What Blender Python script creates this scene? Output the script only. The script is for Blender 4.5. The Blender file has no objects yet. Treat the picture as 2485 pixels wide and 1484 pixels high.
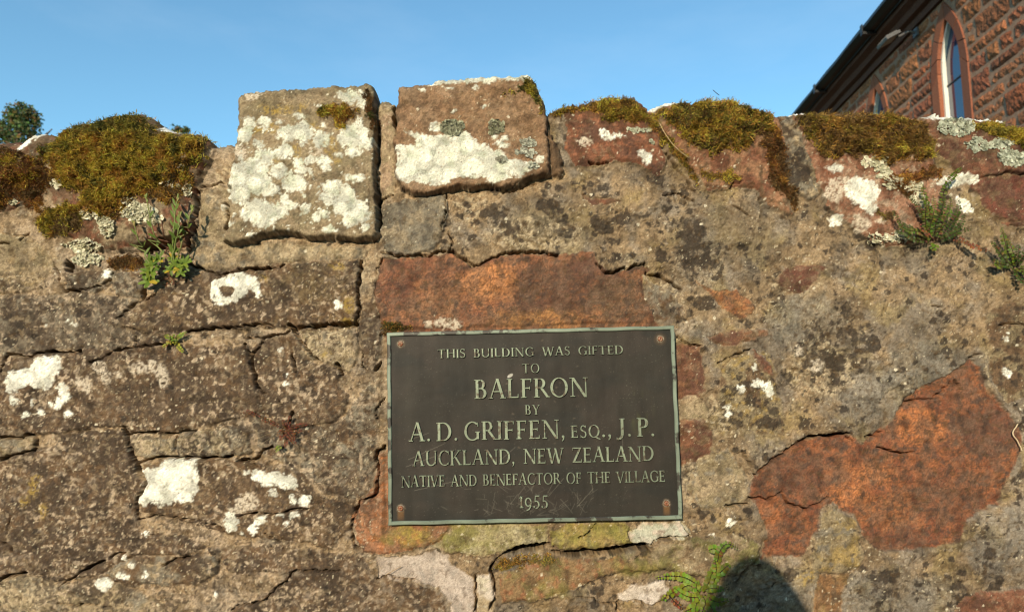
import bpy, bmesh, math, random
import numpy as np
from mathutils import Vector, Matrix
R = math.radians
S = bpy.context.scene
COL = S.collection

# ---------------------------------------------------------------- camera, sky, sun
F = 1657.0                      # focal length in reference-picture pixels (2485 wide)
PW, PH = 2485.0, 1484.0
PITCH = R(7.2)
CX, CY, CZ = 0.0, -1.2, 1.55
cp, sp = math.cos(PITCH), math.sin(PITCH)
cam_d = bpy.data.cameras.new('camera')
cam_d.sensor_width = 36.0
cam_d.lens = 36.0 * F / PW
cam_d.clip_start = 0.02
cam_d.clip_end = 2000.0
cam_d.dof.use_dof = True
cam_d.dof.focus_distance = 1.19
cam_d.dof.aperture_fstop = 7.0
cam = bpy.data.objects.new('camera', cam_d)
COL.objects.link(cam)
cam.location = (CX, CY, CZ)
cam.rotation_euler = (R(90) + PITCH, 0, 0)
S.camera = cam

SUN_EL, SUN_AZ = R(17.0), R(17.3)      # low sun behind the viewer, a little to the left
W = bpy.data.worlds.new('World'); S.world = W
W.use_nodes = True
nt = W.node_tree
bg = nt.nodes['Background']
sky = nt.nodes.new('ShaderNodeTexSky')
sky.sky_type = 'NISHITA'
sky.sun_disc = False
sky.sun_elevation = SUN_EL
sky.sun_rotation = math.pi + SUN_AZ
sky.altitude = 50.0
sky.air_density = 1.0
sky.dust_density = 0.6
sky.ozone_density = 1.2
tint = nt.nodes.new('ShaderNodeMix'); tint.data_type = 'RGBA'; tint.blend_type = 'MULTIPLY'; tint.inputs[0].default_value = 1
tint.inputs[7].default_value = (0.80, 1.17, 1.22, 1)
nt.links.new(sky.outputs[0], tint.inputs[6])
wtc = nt.nodes.new('ShaderNodeTexCoord'); wmp = nt.nodes.new('ShaderNodeMapping'); wmp.inputs['Scale'].default_value = (2.2, 2.2, 7.0); wmp.inputs['Rotation'].default_value = (0, .5, .3)
wno = nt.nodes.new('ShaderNodeTexNoise'); wno.inputs['Scale'].default_value = 1.6; wno.inputs['Detail'].default_value = 7; wno.inputs['Roughness'].default_value = .6
wra = nt.nodes.new('ShaderNodeMapRange'); wra.inputs['From Min'].default_value = .48; wra.inputs['From Max'].default_value = .85; wra.inputs['To Max'].default_value = .07
wisp = nt.nodes.new('ShaderNodeMix'); wisp.data_type = 'RGBA'; wisp.inputs[7].default_value = (6.0, 6.6, 7.2, 1)      # faint high wisps
nt.links.new(wtc.outputs['Generated'], wmp.inputs['Vector']); nt.links.new(wmp.outputs['Vector'], wno.inputs['Vector']); nt.links.new(wno.outputs['Fac'], wra.inputs['Value'])
nt.links.new(wra.outputs['Result'], wisp.inputs[0]); nt.links.new(tint.outputs[2], wisp.inputs[6]); nt.links.new(wisp.outputs[2], bg.inputs[0])
bg.inputs[1].default_value = 0.15
sun_d = bpy.data.lights.new('sun', 'SUN')
sun_d.energy = 4.1
sun_d.angle = R(0.5)
sun_d.color = (1.0, 0.83, 0.60)
sun = bpy.data.objects.new('sun', sun_d)
COL.objects.link(sun)
dvec = Vector((math.sin(SUN_AZ) * math.cos(SUN_EL), math.cos(SUN_AZ) * math.cos(SUN_EL), -math.sin(SUN_EL)))
sun.rotation_euler = dvec.to_track_quat('-Z', 'Y').to_euler()
sun.location = (-3, -8, 6)
S.view_settings.view_transform = 'Standard'
S.view_settings.look = 'None'
S.view_settings.exposure = 0.36
S.view_settings.gamma = 1.0
S.cycles.filter_width = 1.15
S.view_settings.use_curve_mapping = False

# ---------------------------------------------------------------- helpers
def proj(X, Y, Z):
    dy = Y - CY; dz = Z - CZ
    dep = dy * cp + dz * sp
    up = -dy * sp + dz * cp
    return PW / 2 + F * (X - CX) / dep, PH / 2 - F * up / dep

def ray(px, py):
    a = (px - PW / 2) / F; b = -(py - PH / 2) / F
    return Vector((a, cp - b * sp, sp + b * cp))

def at_y(px, py, y=0.0):
    d = ray(px, py); t = (y - CY) / d.y
    return Vector((CX + d.x * t, y, CZ + d.z * t))

def tag(o, label=None, cat=None, group=None, kind=None):
    if label: o['label'] = label
    if cat: o['category'] = cat
    if group: o['group'] = group
    if kind: o['kind'] = kind
    return o

def empty(name, loc=(0, 0, 0), rot=(0, 0, 0)):
    o = bpy.data.objects.new(name, None)
    COL.objects.link(o); o.location = loc; o.rotation_euler = rot
    o.empty_display_size = 0.05
    return o

def link_mesh(name, me, mat, parent=None, smooth=True):
    o = bpy.data.objects.new(name, me)
    COL.objects.link(o)
    if mat: me.materials.append(mat)
    if parent: o.parent = parent
    if len(me.polygons):
        me.polygons.foreach_set('use_smooth', np.full(len(me.polygons), smooth, dtype=bool))
    return o

def np_mesh(name, V, Q, col=None, nside=4):
    me = bpy.data.meshes.new(name)
    V = np.asarray(V, dtype=np.float32); Q = np.asarray(Q, dtype=np.int32)
    me.vertices.add(len(V)); me.vertices.foreach_set('co', V.ravel())
    n = len(Q)
    me.loops.add(n * nside); me.loops.foreach_set('vertex_index', Q.ravel())
    me.polygons.add(n)
    me.polygons.foreach_set('loop_start', np.arange(0, n * nside, nside, dtype=np.int32))
    me.polygons.foreach_set('loop_total', np.full(n, nside, dtype=np.int32))
    if col is not None:
        a = me.attributes.new('Col', 'FLOAT_COLOR', 'POINT')
        c4 = np.ones((len(V), 4), dtype=np.float32); c4[:, :3] = col
        a.data.foreach_set('color', c4.ravel())
    me.update(calc_edges=True)
    me.validate()
    return me

class MB:
    """collects faces for one mesh"""
    def __init__(s): s.v = []; s.f = []; s.c = []
    def add(s, vs, fs, c=None):
        b = len(s.v)
        s.v += [tuple(p) for p in vs]
        s.f += [tuple(i + b for i in f) for f in fs]
        s.c += [c if c else (1, 1, 1)] * len(vs)
    def box(s, p0, p1, M=None, c=None):
        x0, y0, z0 = p0; x1, y1, z1 = p1
        vs = [Vector(q) for q in ((x0,y0,z0),(x1,y0,z0),(x1,y1,z0),(x0,y1,z0),(x0,y0,z1),(x1,y0,z1),(x1,y1,z1),(x0,y1,z1))]
        if M: vs = [M @ q for q in vs]
        s.add(vs, [(0,3,2,1),(4,5,6,7),(0,1,5,4),(1,2,6,5),(2,3,7,6),(3,0,4,7)], c)
    def tube(s, pts, rad, n=6, c=None, cap=True):
        pts = [Vector(p) for p in pts]
        if not hasattr(rad, '__len__'): rad = [rad] * len(pts)
        vs = []; fs = []
        for i, p in enumerate(pts):
            t = (pts[min(i + 1, len(pts) - 1)] - pts[max(i - 1, 0)])
            if t.length < 1e-9: t = Vector((0, 0, 1))
            t.normalize()
            a = t.orthogonal() if i == 0 else (a - t * a.dot(t))
            a.normalize(); b = t.cross(a)
            for k in range(n):
                w = 2 * math.pi * k / n
                vs.append(p + (a * math.cos(w) + b * math.sin(w)) * rad[i])
        for i in range(len(pts) - 1):
            for k in range(n):
                k2 = (k + 1) % n
                fs.append((i * n + k, i * n + k2, (i + 1) * n + k2, (i + 1) * n + k))
        if cap:
            fs.append(tuple(reversed(range(n)))); fs.append(tuple((len(pts) - 1) * n + k for k in range(n)))
        s.add(vs, fs, c)
    def build(s, name, mat, parent=None, smooth=False):
        me = bpy.data.meshes.new(name)
        me.from_pydata([tuple(p) for p in s.v], [], s.f)
        a = me.attributes.new('Col', 'FLOAT_COLOR', 'POINT')
        c4 = np.ones((len(s.v), 4), dtype=np.float32); c4[:, :3] = np.array(s.c, dtype=np.float32).reshape(-1, 3)
        a.data.foreach_set('color', c4.ravel())
        me.update()
        return link_mesh(name, me, mat, parent, smooth)

# ---------------------------------------------------------------- noise
_rng = np.random.RandomState(7)
_PERM = _rng.permutation(4096).astype(np.int32)
_ANG = _rng.rand(4096) * 2 * np.pi
_GX, _GY = np.cos(_ANG).astype(np.float32), np.sin(_ANG).astype(np.float32)
def _h(ix, iy, seed):
    return _PERM[(_PERM[(ix + seed * 131) & 4095] + iy * 3 + seed * 17) & 4095]
def perlin(x, y, seed=0):
    x = np.asarray(x, dtype=np.float32); y = np.asarray(y, dtype=np.float32)
    ix = np.floor(x).astype(np.int32); iy = np.floor(y).astype(np.int32)
    fx = x - ix.astype(np.float32); fy = y - iy.astype(np.float32)
    u = fx * fx * fx * (fx * (fx * 6 - 15) + 10); v = fy * fy * fy * (fy * (fy * 6 - 15) + 10)
    def g(i, j):
        k = _h(ix + i, iy + j, seed)
        return _GX[k] * (fx - i) + _GY[k] * (fy - j)
    a = g(0, 0); b = g(1, 0); c = g(0, 1); d = g(1, 1)
    return ((a + (b - a) * u) * (1 - v) + (c + (d - c) * u) * v) * 1.5
def fbm(x, y, o=4, seed=0, gain=0.5):
    r = 0; amp = 1; tot = 0
    for k in range(o):
        r = r + amp * perlin(x * 2 ** k + 13.7 * k, y * 2 ** k - 7.3 * k, seed + k * 5)
        tot += amp; amp *= gain
    return r / tot * 1.35
def worley(x, y, seed=0):
    ix = np.floor(x).astype(np.int32); iy = np.floor(y).astype(np.int32)
    best = np.full(np.shape(x), 9.0); cell = np.zeros(np.shape(x))
    for i in (-1, 0, 1):
        for j in (-1, 0, 1):
            k = _h(ix + i, iy + j, seed)
            cx = ix + i + (_PERM[(k + 77) & 4095] / 4096.0); cy = iy + j + (_PERM[(k + 911) & 4095] / 4096.0)
            d = np.hypot(x - cx, y - cy)
            m = d < best
            best = np.where(m, d, best); cell = np.where(m, k / 4096.0, cell)
    return best, cell
def sst(a, b, x):
    t = np.clip((x - a) / (b - a), 0, 1)
    return t * t * (3 - 2 * t)
def lerp3(A, B, t):
    return A + (np.asarray(B) - A) * t[..., None]

def sdf(poly, px, py):
    """signed distance to a polygon, positive inside; only evaluated near it (else -99)"""
    P = np.asarray(poly, dtype=float)
    out = np.full(px.shape, -99.0)
    m = (px > P[:, 0].min() - 60) & (px < P[:, 0].max() + 60) & (py > P[:, 1].min() - 60) & (py < P[:, 1].max() + 60)
    if not m.any(): return out
    x = px[m]; y = py[m]
    d2 = np.full(x.shape, 1e9); ins = np.zeros(x.shape, dtype=bool)
    for i in range(len(P)):
        ax, ay = P[i - 1]; bx, by = P[i]
        ex, ey = bx - ax, by - ay
        t = np.clip(((x - ax) * ex + (y - ay) * ey) / (ex * ex + ey * ey + 1e-9), 0, 1)
        d2 = np.minimum(d2, (x - ax - t * ex) ** 2 + (y - ay - t * ey) ** 2)
        c = ((ay > y) != (by > y))
        if ey != 0:
            ins ^= c & (x < (bx - ax) * (y - ay) / ey + ax)
    d = np.sqrt(d2)
    out[m] = np.where(ins, d, -d)
    return out
def pldist(line, px, py):
    out = np.full(px.shape, 99.0)
    P = np.asarray(line, dtype=float)
    m = (px > P[:, 0].min() - 30) & (px < P[:, 0].max() + 30) & (py > P[:, 1].min() - 30) & (py < P[:, 1].max() + 30)
    if not m.any(): return out
    x = px[m]; y = py[m]; d2 = np.full(x.shape, 1e9)
    for i in range(1, len(P)):
        ax, ay = P[i - 1]; bx, by = P[i]
        ex, ey = bx - ax, by - ay
        t = np.clip(((x - ax) * ex + (y - ay) * ey) / (ex * ex + ey * ey + 1e-9), 0, 1)
        d2 = np.minimum(d2, (x - ax - t * ex) ** 2 + (y - ay - t * ey) ** 2)
    out[m] = np.sqrt(d2)
    return out
def ell(cx, cy, rx, ry, px, py):
    """about signed distance to an ellipse, positive inside"""
    q = np.hypot((px - cx) / rx, (py - cy) / ry)
    return (1 - q) * min(rx, ry)

# ---------------------------------------------------------------- materials
def mat_new(name):
    m = bpy.data.materials.new(name); m.use_nodes = True
    n = m.node_tree.nodes; l = m.node_tree.links
    return m, n, l, n['Principled BSDF']
def mat_attr(name, rough=0.9, grain=900.0, amt=0.35, bump=0.25, bscale=700.0, spec=0.25, dist=0.001):
    """colour attribute times fine procedural grain, with a fine bump"""
    m, n, l, p = mat_new(name)
    at = n.new('ShaderNodeAttribute'); at.attribute_name = 'Col'
    tc = n.new('ShaderNodeTexCoord')
    no = n.new('ShaderNodeTexNoise'); no.inputs['Scale'].default_value = grain; no.inputs['Detail'].default_value = 3
    l.new(tc.outputs['Object'], no.inputs['Vector'])
    mr = n.new('ShaderNodeMapRange'); mr.inputs['From Min'].default_value = 0.25; mr.inputs['From Max'].default_value = 0.75
    mr.inputs['To Min'].default_value = 1 - amt; mr.inputs['To Max'].default_value = 1 + amt
    l.new(no.outputs['Fac'], mr.inputs['Value'])
    mx = n.new('ShaderNodeMix'); mx.data_type = 'RGBA'; mx.blend_type = 'MULTIPLY'; mx.inputs[0].default_value = 1
    l.new(at.outputs['Color'], mx.inputs[6]); l.new(mr.outputs['Result'], mx.inputs[7])
    l.new(mx.outputs[2], p.inputs['Base Color'])
    p.inputs['Roughness'].default_value = rough
    p.inputs['Specular IOR Level'].default_value = spec
    if bump:
        nb = n.new('ShaderNodeTexNoise'); nb.inputs['Scale'].default_value = bscale; nb.inputs['Detail'].default_value = 4
        l.new(tc.outputs['Object'], nb.inputs['Vector'])
        bp = n.new('ShaderNodeBump'); bp.inputs['Strength'].default_value = bump; bp.inputs['Distance'].default_value = dist
        l.new(nb.outputs['Fac'], bp.inputs['Height']); l.new(bp.outputs['Normal'], p.inputs['Normal'])
    return m
def mat_leaf(name, rough=0.55, trans=0.25):
    m, n, l, p = mat_new(name)
    at = n.new('ShaderNodeAttribute'); at.attribute_name = 'Col'
    tc = n.new('ShaderNodeTexCoord')
    no = n.new('ShaderNodeTexNoise'); no.inputs['Scale'].default_value = 260; no.inputs['Detail'].default_value = 2
    l.new(tc.outputs['Object'], no.inputs['Vector'])
    mr = n.new('ShaderNodeMapRange'); mr.inputs['To Min'].default_value = 0.7; mr.inputs['To Max'].default_value = 1.3
    l.new(no.outputs['Fac'], mr.inputs['Value'])
    mx = n.new('ShaderNodeMix'); mx.data_type = 'RGBA'; mx.blend_type = 'MULTIPLY'; mx.inputs[0].default_value = 1
    l.new(at.outputs['Color'], mx.inputs[6]); l.new(mr.outputs['Result'], mx.inputs[7])
    l.new(mx.outputs[2], p.inputs['Base Color'])
    p.inputs['Roughness'].default_value = rough
    p.inputs['Specular IOR Level'].default_value = 0.3
    tr = n.new('ShaderNodeBsdfTranslucent'); l.new(mx.outputs[2], tr.inputs['Color'])
    ms = n.new('ShaderNodeMixShader'); ms.inputs[0].default_value = trans
    l.new(p.outputs[0], ms.inputs[1]); l.new(tr.outputs[0], ms.inputs[2])
    l.new(ms.outputs[0], n['Material Output'].inputs['Surface'])
    return m
# ---------------------------------------------------------------- the rubble wall
def TR(ox, oy, s):
    return lambda *pts: [(ox + s * x, oy + s * y) for x, y in pts]
z1 = TR(0, 151.7, .368); z2 = TR(515.7, 151.7, .368); z3 = TR(910.1, 151.7, .368); z4 = TR(1334.8, 151.7, .368)
z5 = TR(1878.4, 151.7, .4088); zA = TR(0, 606.8, .3066); zB = TR(424.7, 606.8, .3066); zC = TR(0, 1029, .3066)
zD = TR(485.4, 1029, .3066); zE = TR(879.8, 758.5, .2044); zF = TR(1577.5, 606.8, .3271); zG = TR(1999.8, 606.8, .3271)
zH = TR(879.8, 1243.8, .2198); zI = TR(1395.5, 1243.8, .2198); zJ = TR(1759.5, 1031.4, .3050)
def blobs(T, *bl):
    out = []
    for x, y, rx, ry in bl:
        (cx, cy), = T((x, y)); (ex, ey), = T((x + rx, y + ry))
        out.append((cx, cy, ex - cx, ey - cy))
    return out

SKY = [(-900,352),(-700,330),(-560,335),(-430,350),(-300,330),(-180,338),(-100,352),(0,338),(20,336),(38,338),(48,328),(62,318),(90,316),(125,322),(150,305),(180,292),(215,290),(245,280),(270,272),(300,269),
 (340,270),(360,280),(385,300),(405,308),(430,318),(470,320),(490,326),(510,345),(520,352),(535,346),(560,345),(571,340),(576,300),(577,265),(578,240),(585,230),
 (605,222),(640,220),(700,214),(740,213),(800,209),(850,206),(885,201),(897,203),(905,212),(910,235),(918,238),(940,240),(955,247),(961,250),(964,230),(968,213),
 (975,208),(1010,206),(1050,200),(1060,194),(1100,190),(1150,188),(1200,187),(1240,184),(1280,183),(1290,187),(1296,200),(1305,215),(1315,240),(1322,258),(1333,268),
 (1345,262),(1380,254),(1420,246),(1450,238),(1480,230),(1520,230),(1550,236),(1565,246),(1573,258),(1576,263),(1590,252),(1610,245),(1640,241),(1665,243),(1680,246),
 (1720,243),(1770,243),(1800,250),(1830,262),(1870,270),(1890,273),(1900,276),(1925,273),(1950,270),(1990,270),(2030,270),(2060,270),(2100,269),(2150,270),(2185,272),
 (2210,279),(2235,280),(2270,277),(2300,276),(2340,281),(2380,284),(2420,285),(2440,290),(2470,295),(2485,297),(2600,290),(2750,262),(2900,270),(3000,300),(3150,285),(3400,300)]

RED = (.185,.080,.046); RDK = (.115,.056,.037); ORG = (.36,.145,.06); BRN = (.135,.085,.048); DRK = (.060,.043,.029)
GRY = (.20,.175,.13); TAN = (.34,.265,.165); PAL = (.50,.43,.35); OCH = (.30,.215,.085); OLV = (.19,.165,.065); SAND = (.245,.195,.115)
# kind, outline, plateau mm, edge px, groove mm, three colours, dark-lichen bias, label
ST = []
def stone(kind, poly, off, ew, gr, cols, bias=0.0, label=None, cat=None, mott=0.0):
    ST.append(dict(kind=kind, poly=poly, off=off, ew=ew, gr=gr, cols=cols, bias=bias, label=label, mott=mott))
stone('coping_stone', [(-80,340),(38,330),(90,308),(125,315),(110,400),(95,460),(60,500),(0,520),(-80,520)], 16, 22, 5, (RED, BRN, GRY), -.3)
stone('coping_stone', [(112,322),(150,290),(300,255),(345,258),(390,290),(500,316),(517,355),(500,400),(484,440),(480,500),(472,560),(455,602),(410,600),(330,598),(270,610),(180,580),(130,560),(118,470),(100,420),(110,360)], 30, 34, 8, (RED, TAN, BRN), -.3, 'rounded reddish stone mostly under a cushion of green moss')
stone('coping_stone', [(570,240),(580,215),(640,205),(740,200),(885,190),(902,196),(911,218),(913,330),(916,450),(919,570),(906,584),(860,581),(800,577),(770,581),(720,569),(680,569),(640,577),(600,587),(545,592),(541,584),(549,520),(553,440),(567,350),(574,300)], 27, 9, 6, ((.27,.205,.125), (.21,.17,.10), (.31,.245,.15)), -.6, 'square block spattered with white lichen, standing proud of the wall')
stone('coping_stone', [(916,228),(962,240),(962,330),(957,420),(952,470),(925,490),(922,440),(926,340)], 4, 6, 3, (TAN, (.38,.27,.18), SAND), -.6, 'thin upright filler stone between the two square blocks')
stone('coping_stone', [(961,252),(963,205),(975,195),(1050,185),(1285,165),(1299,190),(1320,258),(1332,330),(1333,400),(1340,428),(1318,430),(1290,438),(1240,453),(1180,460),(1120,458),(1085,464),(1040,477),(1000,471),(975,457),(957,430),(957,350)], 25, 9, 5, ((.25,.15,.085), (.29,.19,.115), (.20,.125,.07)), -.7, 'square brown block with one large white lichen sheet and a white top edge')
stone('coping_stone', [(1325,300),(1345,340),(1362,390),(1367,415),(1358,432),(1340,428),(1336,390),(1332,330)], 14, 8, 5, (BRN, (.19,.12,.07), DRK), -.2)
stone('coping_stone', [(1368,275),(1420,235),(1570,222),(1582,265),(1601,330),(1612,390),(1600,430),(1560,400),(1500,390),(1440,400),(1395,400),(1372,360),(1378,310)], 14, 20, 4, (RED, RDK, (.27,.11,.06)), -.5, 'red coping stone with moss along its top edge')
stone('coping_stone', [(1600,262),(1680,230),(1770,226),(1880,258),(1907,290),(1902,380),(1911,470),(1917,520),(1862,500),(1842,460),(1772,452),(1720,462),(1690,422),(1642,380),(1612,330)], 17, 24, 5, ((.30,.16,.09), RED, BRN), -.35, 'orange brown coping stone under a dome of moss')
stone('coping_stone', [(1900,290),(1922,280),(1945,330),(1962,400),(1985,470),(1960,490),(1930,470),(1910,400)], 7, 10, 4, (GRY, DRK, TAN), .25)
stone('coping_stone', [(1926,284),(1950,262),(2060,255),(2200,262),(2250,300),(2268,380),(2290,440),(2300,520),(2260,585),(2200,592),(2150,600),(2100,570),(2060,540),(2005,500),(1968,400),(1942,330)], 22, 26, 5, ((.30,.16,.10), RED, (.36,.26,.18)), -.5, 'coping stone with brown moss on top and white lichen below')
stone('coping_stone', [(2240,285),(2340,268),(2440,276),(2700,275),(2700,560),(2440,550),(2390,480),(2330,430),(2278,370),(2258,320)], 14, 24, 5, (RDK, RED, BRN), -.25, 'dark red coping stone with grey lichen crust at the right end')
stone('face_stone', [(2360,440),(2440,420),(2560,430),(2560,545),(2430,535),(2380,500)], 9, 16, 4, (RDK, (.16,.06,.04), BRN), -.3)
stone('face_stone', [(920,500),(985,480),(1080,470),(1086,520),(1072,570),(1050,610),(1000,625),(940,615),(922,590)], 7, 9, 5, (GRY, (.26,.21,.14), (.13,.115,.09)), .0)
stone('face_stone', [(915,662),(928,628),(1000,627),(1060,620),(1098,612),(1130,632),(1155,650),(1190,630),(1250,617),(1330,614),(1400,612),(1440,615),(1455,640),(1480,662),(1520,657),(1562,645),(1577,660),(1562,690),(1600,740),(1600,830),(935,830),(930,800),(908,720)], 3, 8, 6, ((.29,.13,.065), (.19,.08,.045), (.105,.060,.04)), -.25, 'long orange red stone right above the plaque')
stone('face_stone', [(1562,665),(1600,690),(1645,725),(1660,745),(1640,800),(1600,790),(1575,740),(1560,700)], 3, 7, 4, (GRY, TAN, BRN), .25)
stone('face_stone', [(290,792),(310,757),(345,722),(400,690),(470,662),(560,652),(640,642),(760,637),(868,630),(874,660),(872,720),(868,786),(800,790),(715,797),(620,795),(500,801),(440,806),(345,812)], 7, 8, 6, (BRN, DRK, (.17,.115,.06)), .1, 'long dark brown stone with a ring of white lichen', mott=.5)
stone('face_stone', [(150,690),(165,668),(250,655),(340,660),(346,715),(300,740),(270,690),(240,705),(190,710)], 5, 6, 5, (GRY, BRN, DRK), .1, mott=.5)
stone('face_stone', [(-80,700),(60,720),(170,706),(290,720),(345,722),(308,757),(290,795),(360,810),(330,838),(290,850),(240,872),(200,850),(150,850),(60,860),(0,868),(-80,880)], 3, 9, 3, ((.17,.14,.10), (.11,.085,.06), GRY), .25, mott=.7)
stone('face_stone', [(-80,900),(8,885),(30,862),(240,845),(290,852),(380,800),(420,835),(600,842),(612,900),(640,1000),(560,1022),(420,1047),(312,1050),(300,1035),(200,1040),(90,1055),(-80,1062)], 7, 9, 5, (BRN, DRK, (.16,.12,.08)), .1, 'broad dark stone with white lichen blotches', mott=.6)
stone('face_stone', [(-80,1135),(85,1093),(140,1080),(150,1055),(290,1040),(308,1060),(325,1120),(342,1165),(352,1198),(335,1260),(340,1290),(440,1300),(500,1330),(430,1350),(330,1350),(240,1392),(150,1410),(66,1390),(-80,1410)], 5, 9, 5, (BRN, DRK, (.20,.155,.11)), .12, 'large dark speckled stone in the lower left corner', mott=1.0)
stone('face_stone', [(352,1122),(450,1107),(560,1112),(620,1108),(740,1150),(770,1200),(860,1222),(872,1262),(800,1330),(700,1310),(560,1300),(450,1262),(345,1240),(358,1190)], 6, 9, 5, (BRN, (.15,.10,.055), DRK), -.05, 'brown stone with a bright white lichen patch', mott=.4)
stone('face_stone', [(612,850),(640,825),(700,802),(722,820),(760,880),(832,900),(820,930),(850,960),(830,1010),(780,1040),(700,1040),(640,1000),(617,900)], 5, 8, 6, (BRN, DRK, (.20,.15,.10)), .05, mott=.5)
stone('face_stone', [(877,730),(903,720),(930,800),(925,860),(903,900),(880,885),(868,800)], 4, 7, 4, (DRK, BRN, GRY), .1, mott=.4)
stone('face_stone', [(725,800),(865,795),(868,880),(850,905),(800,882),(755,870)], 5, 8, 6, (TAN, SAND, GRY), .05, mott=.3)
stone('face_stone', [(600,1005),(700,1045),(830,1020),(900,920),(925,960),(915,1080),(905,1180),(870,1215),(775,1190),(745,1145),(640,1105)], 3, 9, 3, (GRY, BRN, DRK), .2, mott=.8)
stone('face_stone', [(312,1062),(420,1060),(430,1080),(425,1108),(350,1112),(330,1107)], 5, 6, 5, (SAND, TAN, GRY), .0)
stone('face_stone', [(432,1062),(470,1046),(560,1036),(600,1040),(612,1098),(560,1108),(430,1108)], 5, 6, 5, (GRY, SAND, DRK), .15)
stone('face_stone', [(-60,1062),(50,1062),(62,1055),(88,1065),(84,1090),(0,1113),(-60,1130)], 5, 6, 4, (SAND, GRY, TAN), .1)
stone('face_stone', [(500,1330),(700,1320),(800,1340),(880,1350),(915,1400),(1000,1408),(1080,1445),(1100,1600),(500,1600),(560,1480),(640,1440),(680,1415),(700,1390),(560,1390)], 4, 9, 4, (BRN, DRK, (.21,.165,.12)), .15, mott=.8)
stone('face_stone', [(-80,1410),(66,1392),(150,1412),(180,1420),(240,1400),(400,1460),(420,1600),(-80,1600)], 4, 9, 4, (TAN, GRY, SAND), .1)
stone('face_stone', [(250,1385),(330,1352),(430,1352),(520,1345),(530,1390),(470,1420),(300,1420)], 6, 8, 5, (GRY, BRN, TAN), .1)
stone('face_stone', [(932,1092),(960,1080),(990,1200),(1100,1270),(1090,1290),(1060,1318),(990,1338),(920,1345),(880,1340),(860,1300),(857,1260),(870,1222),(905,1180),(912,1130),(915,1100)], 7, 9, 5, ((.31,.15,.08), (.22,.115,.065), ORG), -.5, 'pinkish red stone at the lower left corner of the plaque')
stone('face_stone', [(1620,830),(1700,836),(1712,950),(1690,965),(1620,975)], 2, 6, 3, ((.16,.075,.045), RDK, (.20,.10,.055)), -.2)
stone('face_stone', [(1630,972),(1690,958),(1722,985),(1726,1010),(1712,1020),(1630,1018)], 3, 6, 3, (TAN, (.36,.26,.16), SAND), -.3)
stone('face_stone', [(1640,1020),(1710,1018),(1727,1060),(1725,1100),(1700,1120),(1640,1130)], 2, 6, 3, (RDK, (.20,.09,.05), BRN), -.1)
stone('face_stone', [(1735,960),(1747,900),(1772,868),(1860,850),(1885,900),(1900,1000),(1902,1055),(1840,1058),(1770,1010)], 3, 9, 2, (SAND, BRN, OCH), .22)
stone('face_stone', [(1822,848),(1850,862),(1873,890),(1878,912),(1862,908),(1840,885)], 6, 5, 3, ((.22,.09,.05), RDK, RED), -.5)
stone('face_stone', [(1686,678),(1712,695),(1740,708),(1790,698),(1812,718),(1833,748),(1810,772),(1792,772),(1755,748),(1730,728)], 3, 6, 3, ((.30,.15,.065), (.25,.11,.05), ORG), -.5, 'small orange red fragment set in the mortar')
stone('face_stone', [(1885,680),(1902,655),(1930,645),(1965,638),(2005,648),(1985,672),(1960,708),(1905,712)], 4, 6, 3, (RDK, (.15,.06,.04), BRN), -.1)
stone('face_stone', [(1708,815),(1780,803),(1860,797),(1866,815),(1812,828),(1770,842),(1735,832)], 3, 6, 3, ((.20,.10,.055), RDK, BRN), -.1)
stone('face_stone', [(1412,470),(1470,480),(1510,490),(1480,500),(1430,498)], 2, 6, 1, (RDK, BRN, RED), -.1)
stone('face_stone', [(1820,1205),(1823,1170),(1845,1140),(1870,1112),(1930,1075),(1990,1055),(2058,1048),(2090,1076),(2118,1050),(2165,1020),(2205,960),(2240,935),(2300,910),(2335,885),(2355,870),(2375,890),(2400,950),(2440,990),(2470,1040),(2480,1062),(2462,1120),(2440,1160),(2430,1190),(2425,1225),(2360,1245),(2345,1262),(2330,1308),(2260,1325),(2200,1333),(2130,1335),(2095,1300),(2070,1250),(2020,1222),(1990,1240),(1985,1285),(1962,1322),(1950,1352),(1850,1355),(1860,1318),(1862,1280),(1840,1240)], -2, 8, 4, ((.255,.098,.045), (.185,.068,.036), (.115,.062,.042)), -.55, 'large bare orange red sandstone slab at the right', mott=.0)
stone('face_stone', [(1990,1250),(2022,1226),(2065,1255),(2088,1300),(2098,1345),(2080,1380),(2040,1392),(1975,1390),(1968,1350),(1982,1300)], 4, 7, 4, (SAND, OCH, GRY), .1)
stone('face_stone', [(1985,1395),(2068,1390),(2045,1430),(2050,1600),(1975,1600),(1975,1450)], 1, 7, 3, ((.22,.12,.055), (.26,.17,.075), BRN), .0)
stone('face_stone', [(2300,1500),(2330,1450),(2380,1433),(2500,1425),(2700,1440),(2700,1650),(2250,1650)], 4, 9, 4, ((.22,.10,.06), RDK, RED), -.15)
stone('face_stone', [(1210,1400),(1260,1368),(1340,1350),(1400,1358),(1500,1352),(1575,1360),(1600,1382),(1480,1387),(1430,1408),(1340,1445),(1290,1455),(1215,1460)], 10, 14, 6, ((.23,.15,.075), (.19,.15,.06), (.25,.12,.06)), -.6, 'brown stone below the dark gap under the plaque')
stone('face_stone', [(1335,1285),(1380,1272),(1518,1268),(1542,1300),(1535,1318),(1440,1330),(1392,1336),(1335,1322)], 11, 9, 6, ((.25,.21,.06), (.30,.22,.08), OLV), -.7, 'yellow green stone directly below the plaque')
stone('face_stone', [(1068,1310),(1120,1272),(1180,1268),(1330,1275),(1328,1320),(1230,1335),(1160,1350),(1080,1340)], 8, 10, 4, ((.33,.28,.15), OLV, (.38,.33,.2)), -.5)
stone('face_stone', [(1522,1290),(1562,1268),(1655,1262),(1678,1302),(1610,1306),(1582,1320),(1575,1332),(1535,1312)], 6, 6, 3, ((.42,.42,.33), (.48,.44,.35), PAL), -.9, 'pale smooth grey green mortar patch below the plaque corner')
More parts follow.
